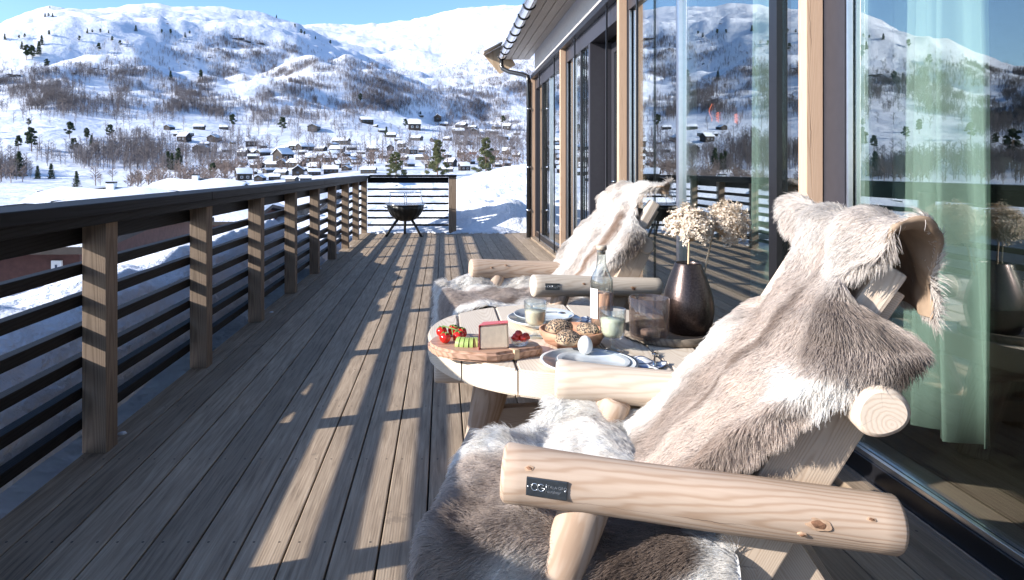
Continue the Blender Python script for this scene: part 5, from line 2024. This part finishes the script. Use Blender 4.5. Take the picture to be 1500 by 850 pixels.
for j, z in enumerate((.075, .150)):
    for i in range(9):
        a = math.radians(300 + 5 * i)
        lv.append(bt_ + Vector((.0466 * math.cos(a), .0466 * math.sin(a), z)))
for i in range(8):
    lf.append((i, i + 1, i + 10, i + 9))
MB().add(lv, lf, 0, True).build('label', plain('small_grey_label', (.42, .33, .32), .6, var=.4, scale=40), bo)

tc = Vector((0.865, 2.63, TZ))
o = MB().lathe([(.0001, .001), (.166, .001), (.172, .006), (.173, .030), (.165, .032), (.162, .020), (.0001, .018)], tc, 64).build('tray', M['tray'], None, axis_frame(tc, tc + Vector((1, .4, 0))))
tag(o, 'round dark wooden tray under the vase and candle glass', 'tray')
cg = Vector((0.768, 2.545, TZ + .0185))
o = MB().lathe([(.0001, .002), (.066, .002), (.0705, .008), (.072, .150), (.0695, .1515), (.068, .150), (.0665, .012), (.0001, .010)], cg, 72,
               scal=lambda a, t: 1 + .012 * math.sin(a * 18)).build('candle_glass', M['smoke'])
tag(o, 'smoked ribbed candle glass standing on the tray', 'candle holder')
o = MB().lathe([(.0001, .0), (.030, .0), (.031, .014), (.028, .018), (.0001, .016)], cg + Vector((0, 0, .0105)), 32).build('tea_light', M['candle'])
tag(o, 'small tea light inside the smoked candle glass', 'candle')
MB().tube([cg + Vector((0, 0, .026)), cg + Vector((0, .001, .036))], .001, 6).build('wick', M['iron'], o)
vb = Vector((0.942, 2.625, TZ + .0185))
o = MB().lathe([(.0001, .001), (.070, .001), (.078, .008), (.090, .050), (.0955, .085), (.0935, .120), (.084, .165), (.068, .215), (.054, .250), (.049, .266), (.047, .269), (.0445, .267), (.049, .245),
                (.062, .212), (.078, .163), (.086, .12), (.086, .08), (.07, .015), (.0001, .012)], vb, 72).build('vase', M['vase'])
tag(o, 'tall bronze-black egg-shaped vase holding dried flowers', 'vase')


def umbel(base, head, R, axis, n, label, seed, flat=.75):
    r = random.Random(seed)
    base, head, axis = Vector(base), Vector(head), Vector(axis).normalized()
    hub = head - axis * R * .62
    root = empty('dried_flower', base, 0, label, 'dried flower', 'dried flowers in the bronze vase')
    MB().tube([base, base.lerp(hub, .5) + Vector((.004, .003, 0)), hub], [.0042, .0036, .0036], 8).build('stem', M['stem'], root)
    fr = axis_frame((0, 0, 0), axis).to_3x3()
    rays, fl = MB(), MB()
    for i in range(n):
        z = 1 - 1.35 * (i + .5) / n
        a = i * 2.39996
        s = math.sqrt(max(0, 1 - z * z))
        d = fr @ Vector((s * math.cos(a), s * math.sin(a), z))
        tip = head + d * R * (r.uniform(.80, 1.04) + .10 * math.sin(i * 1.3 + seed))
        rays.tube([hub, hub.lerp(tip, .55) + axis * .006, tip], [.0018, .0013, .0009], 4, cap=False)
        for _ in range(10):
            c = tip + Vector((r.gauss(0, 1), r.gauss(0, 1), r.gauss(0, 1))) * R * .085
            nrm_ = (c - hub).normalized()
            fr2 = axis_frame(c, c + nrm_).to_3x3()
            m_ = r.randint(4, 6)
            sz = r.uniform(.0045, .0085)
            for k_ in range(m_):           # papery petals of one floret
                a_ = 6.2832 * (k_ + r.uniform(-.3, .3)) / m_
                b_ = a_ + r.uniform(.55, .9)
                up_ = r.uniform(-.1, .75)
                p1 = c + fr2 @ Vector((math.cos(a_) * sz, math.sin(a_) * sz, up_ * sz))
                p2 = c + fr2 @ Vector((math.cos(b_) * sz, math.sin(b_) * sz, (up_ + r.uniform(-.3, .4)) * sz))
                p3 = c + fr2 @ Vector((math.cos((a_ + b_) / 2) * sz * 1.35, math.sin((a_ + b_) / 2) * sz * 1.35, (up_ + .2) * sz))
                fl.add([c, p1, p3, p2], [(0, 1, 2, 3)], 0, False)
            if r.random() < .35:
                rays.tube([tip - d * R * .22, c], .0006, 3, cap=False)
    rays.build('ray', M['stem'], root)
    fl.build('blossom', M['flower'], root)
    return root


umbel(vb + Vector((-.012, 0, .03)), (.942, 2.60, .92), .083, (.05, -.15, 1), 120, 'upright cream dried flower head, the one nearer the chairs', 4)
umbel(vb + Vector((.016, .0, .03)), (1.088, 2.63, .935), .078, (.85, -.25, .45), 110, 'cream dried flower head leaning away towards the glass wall', 6)

# ------------------------------------------------------------------ fire bowl
fc = Vector((-.64, 11.62, 0))
fb_ = empty('fire_bowl', fc, 0, 'black ribbed fire bowl on splayed legs before the cross railing', 'fire bowl')
prof = [(.0001, .245), (.09, .25), (.18, .285), (.255, .36), (.30, .45), (.318, .53), (.305, .53), (.29, .46), (.245, .372), (.17, .30), (.0001, .262)]
MB().lathe(prof, fc, 96, scal=lambda a, t: 1 + (.022 * math.sin(a * 22) if .1 < t < .46 else 0)).build('bowl', M['iron'], fb_)
mb = MB()
mb.lathe([(.300, .528), (.345, .530), (.347, .542), (.300, .541)], fc, 72)
mb.build('rim', M['chrome'], fb_)
for a in (math.radians(205), math.radians(322), math.radians(95)):
    MB().tube([fc + Vector((.14 * math.cos(a), .14 * math.sin(a), .285)), fc + Vector((.36 * math.cos(a), .36 * math.sin(a), 0))], [.024, .020], 10).build('leg', M['iron'], fb_)
gr = MB()
n = 48
gr.tube([fc + Vector((.27 * math.cos(6.2832 * i / n), .27 * math.sin(6.2832 * i / n), .735)) for i in range(n + 1)], .007, 6)
for i in range(-8, 9):
    x = i * .03
    y = math.sqrt(.27 ** 2 - x * x)
    gr.tube([fc + Vector((x, -y, .735)), fc + Vector((x, y, .735))], .0035, 5)
gr.build('grate', M['chrome'], fb_)
for a in (20, 160, 270, 90):
    a = math.radians(a)
    MB().tube([fc + Vector((.31 * math.cos(a), .31 * math.sin(a), .535)), fc + Vector((.268 * math.cos(a), .268 * math.sin(a), .735))], .006, 6).build('grate_post', M['chrome'], fb_)
for sgn in (-1, 1):
    mb = MB()
    mb.tube([fc + Vector((sgn * .31, -.05, .47)), fc + Vector((sgn * .37, -.05, .49)), fc + Vector((sgn * .37, .05, .49)), fc + Vector((sgn * .31, .05, .47))], .008, 6)
    mb.build('handle', M['chrome'], fb_)

# ------------------------------------------------------------------ light, sky, camera
sd = Vector((1, .32, -.43)).normalized()
sun = bpy.data.lights.new('sun', 'SUN')
sun.energy = 4.4
sun.angle = math.radians(.53)
sun.color = (1, .94, .865)
so = bpy.data.objects.new('sun', sun)
COL.objects.link(so)
so.rotation_euler = sd.to_track_quat('-Z', 'Y').to_euler()
so.location = (-20, -6, 12)
wd = bpy.data.worlds.new('World')
SC.world = wd
wd.use_nodes = True
nt = wd.node_tree
bgn = nt.nodes['Background']
sky = nt.nodes.new('ShaderNodeTexSky')
sky.sky_type = 'NISHITA'
sky.sun_disc = False
sky.sun_elevation = math.asin(-sd.z)
sky.sun_rotation = math.atan2(-sd.x, -sd.y)
sky.altitude = 900
sky.air_density = 1.0
sky.dust_density = 1.4
sky.ozone_density = 4.5
nt.links.new(sky.outputs[0], bgn.inputs[0])
bgn.inputs[1].default_value = .145

cam = bpy.data.cameras.new('camera')
co_ = bpy.data.objects.new('camera', cam)
COL.objects.link(co_)
co_.location = (0, 0, H)
co_.rotation_euler = (math.pi / 2, 0, 0)
cam.sensor_width = 36
cam.sensor_fit = 'HORIZONTAL'
cam.lens = 36 * FP / 1500
cam.shift_x = (750 - VX) / 1500
cam.shift_y = -(425 - HZ) / 1500
cam.clip_start = .03
cam.clip_end = 30000
SC.camera = co_

SC.render.engine = 'CYCLES'
cy = SC.cycles
cy.use_denoising = True
cy.denoiser = 'OPENIMAGEDENOISE'
cy.max_bounces = 14
cy.transparent_max_bounces = 24
cy.diffuse_bounces = 7
cy.glossy_bounces = 5
cy.caustics_reflective = False
cy.caustics_refractive = False
cy.sample_clamp_indirect = 6
vs_ = SC.view_settings
vs_.view_transform = 'Standard'
vs_.look = 'None'
vs_.exposure = 1.12
vs_.gamma = 1
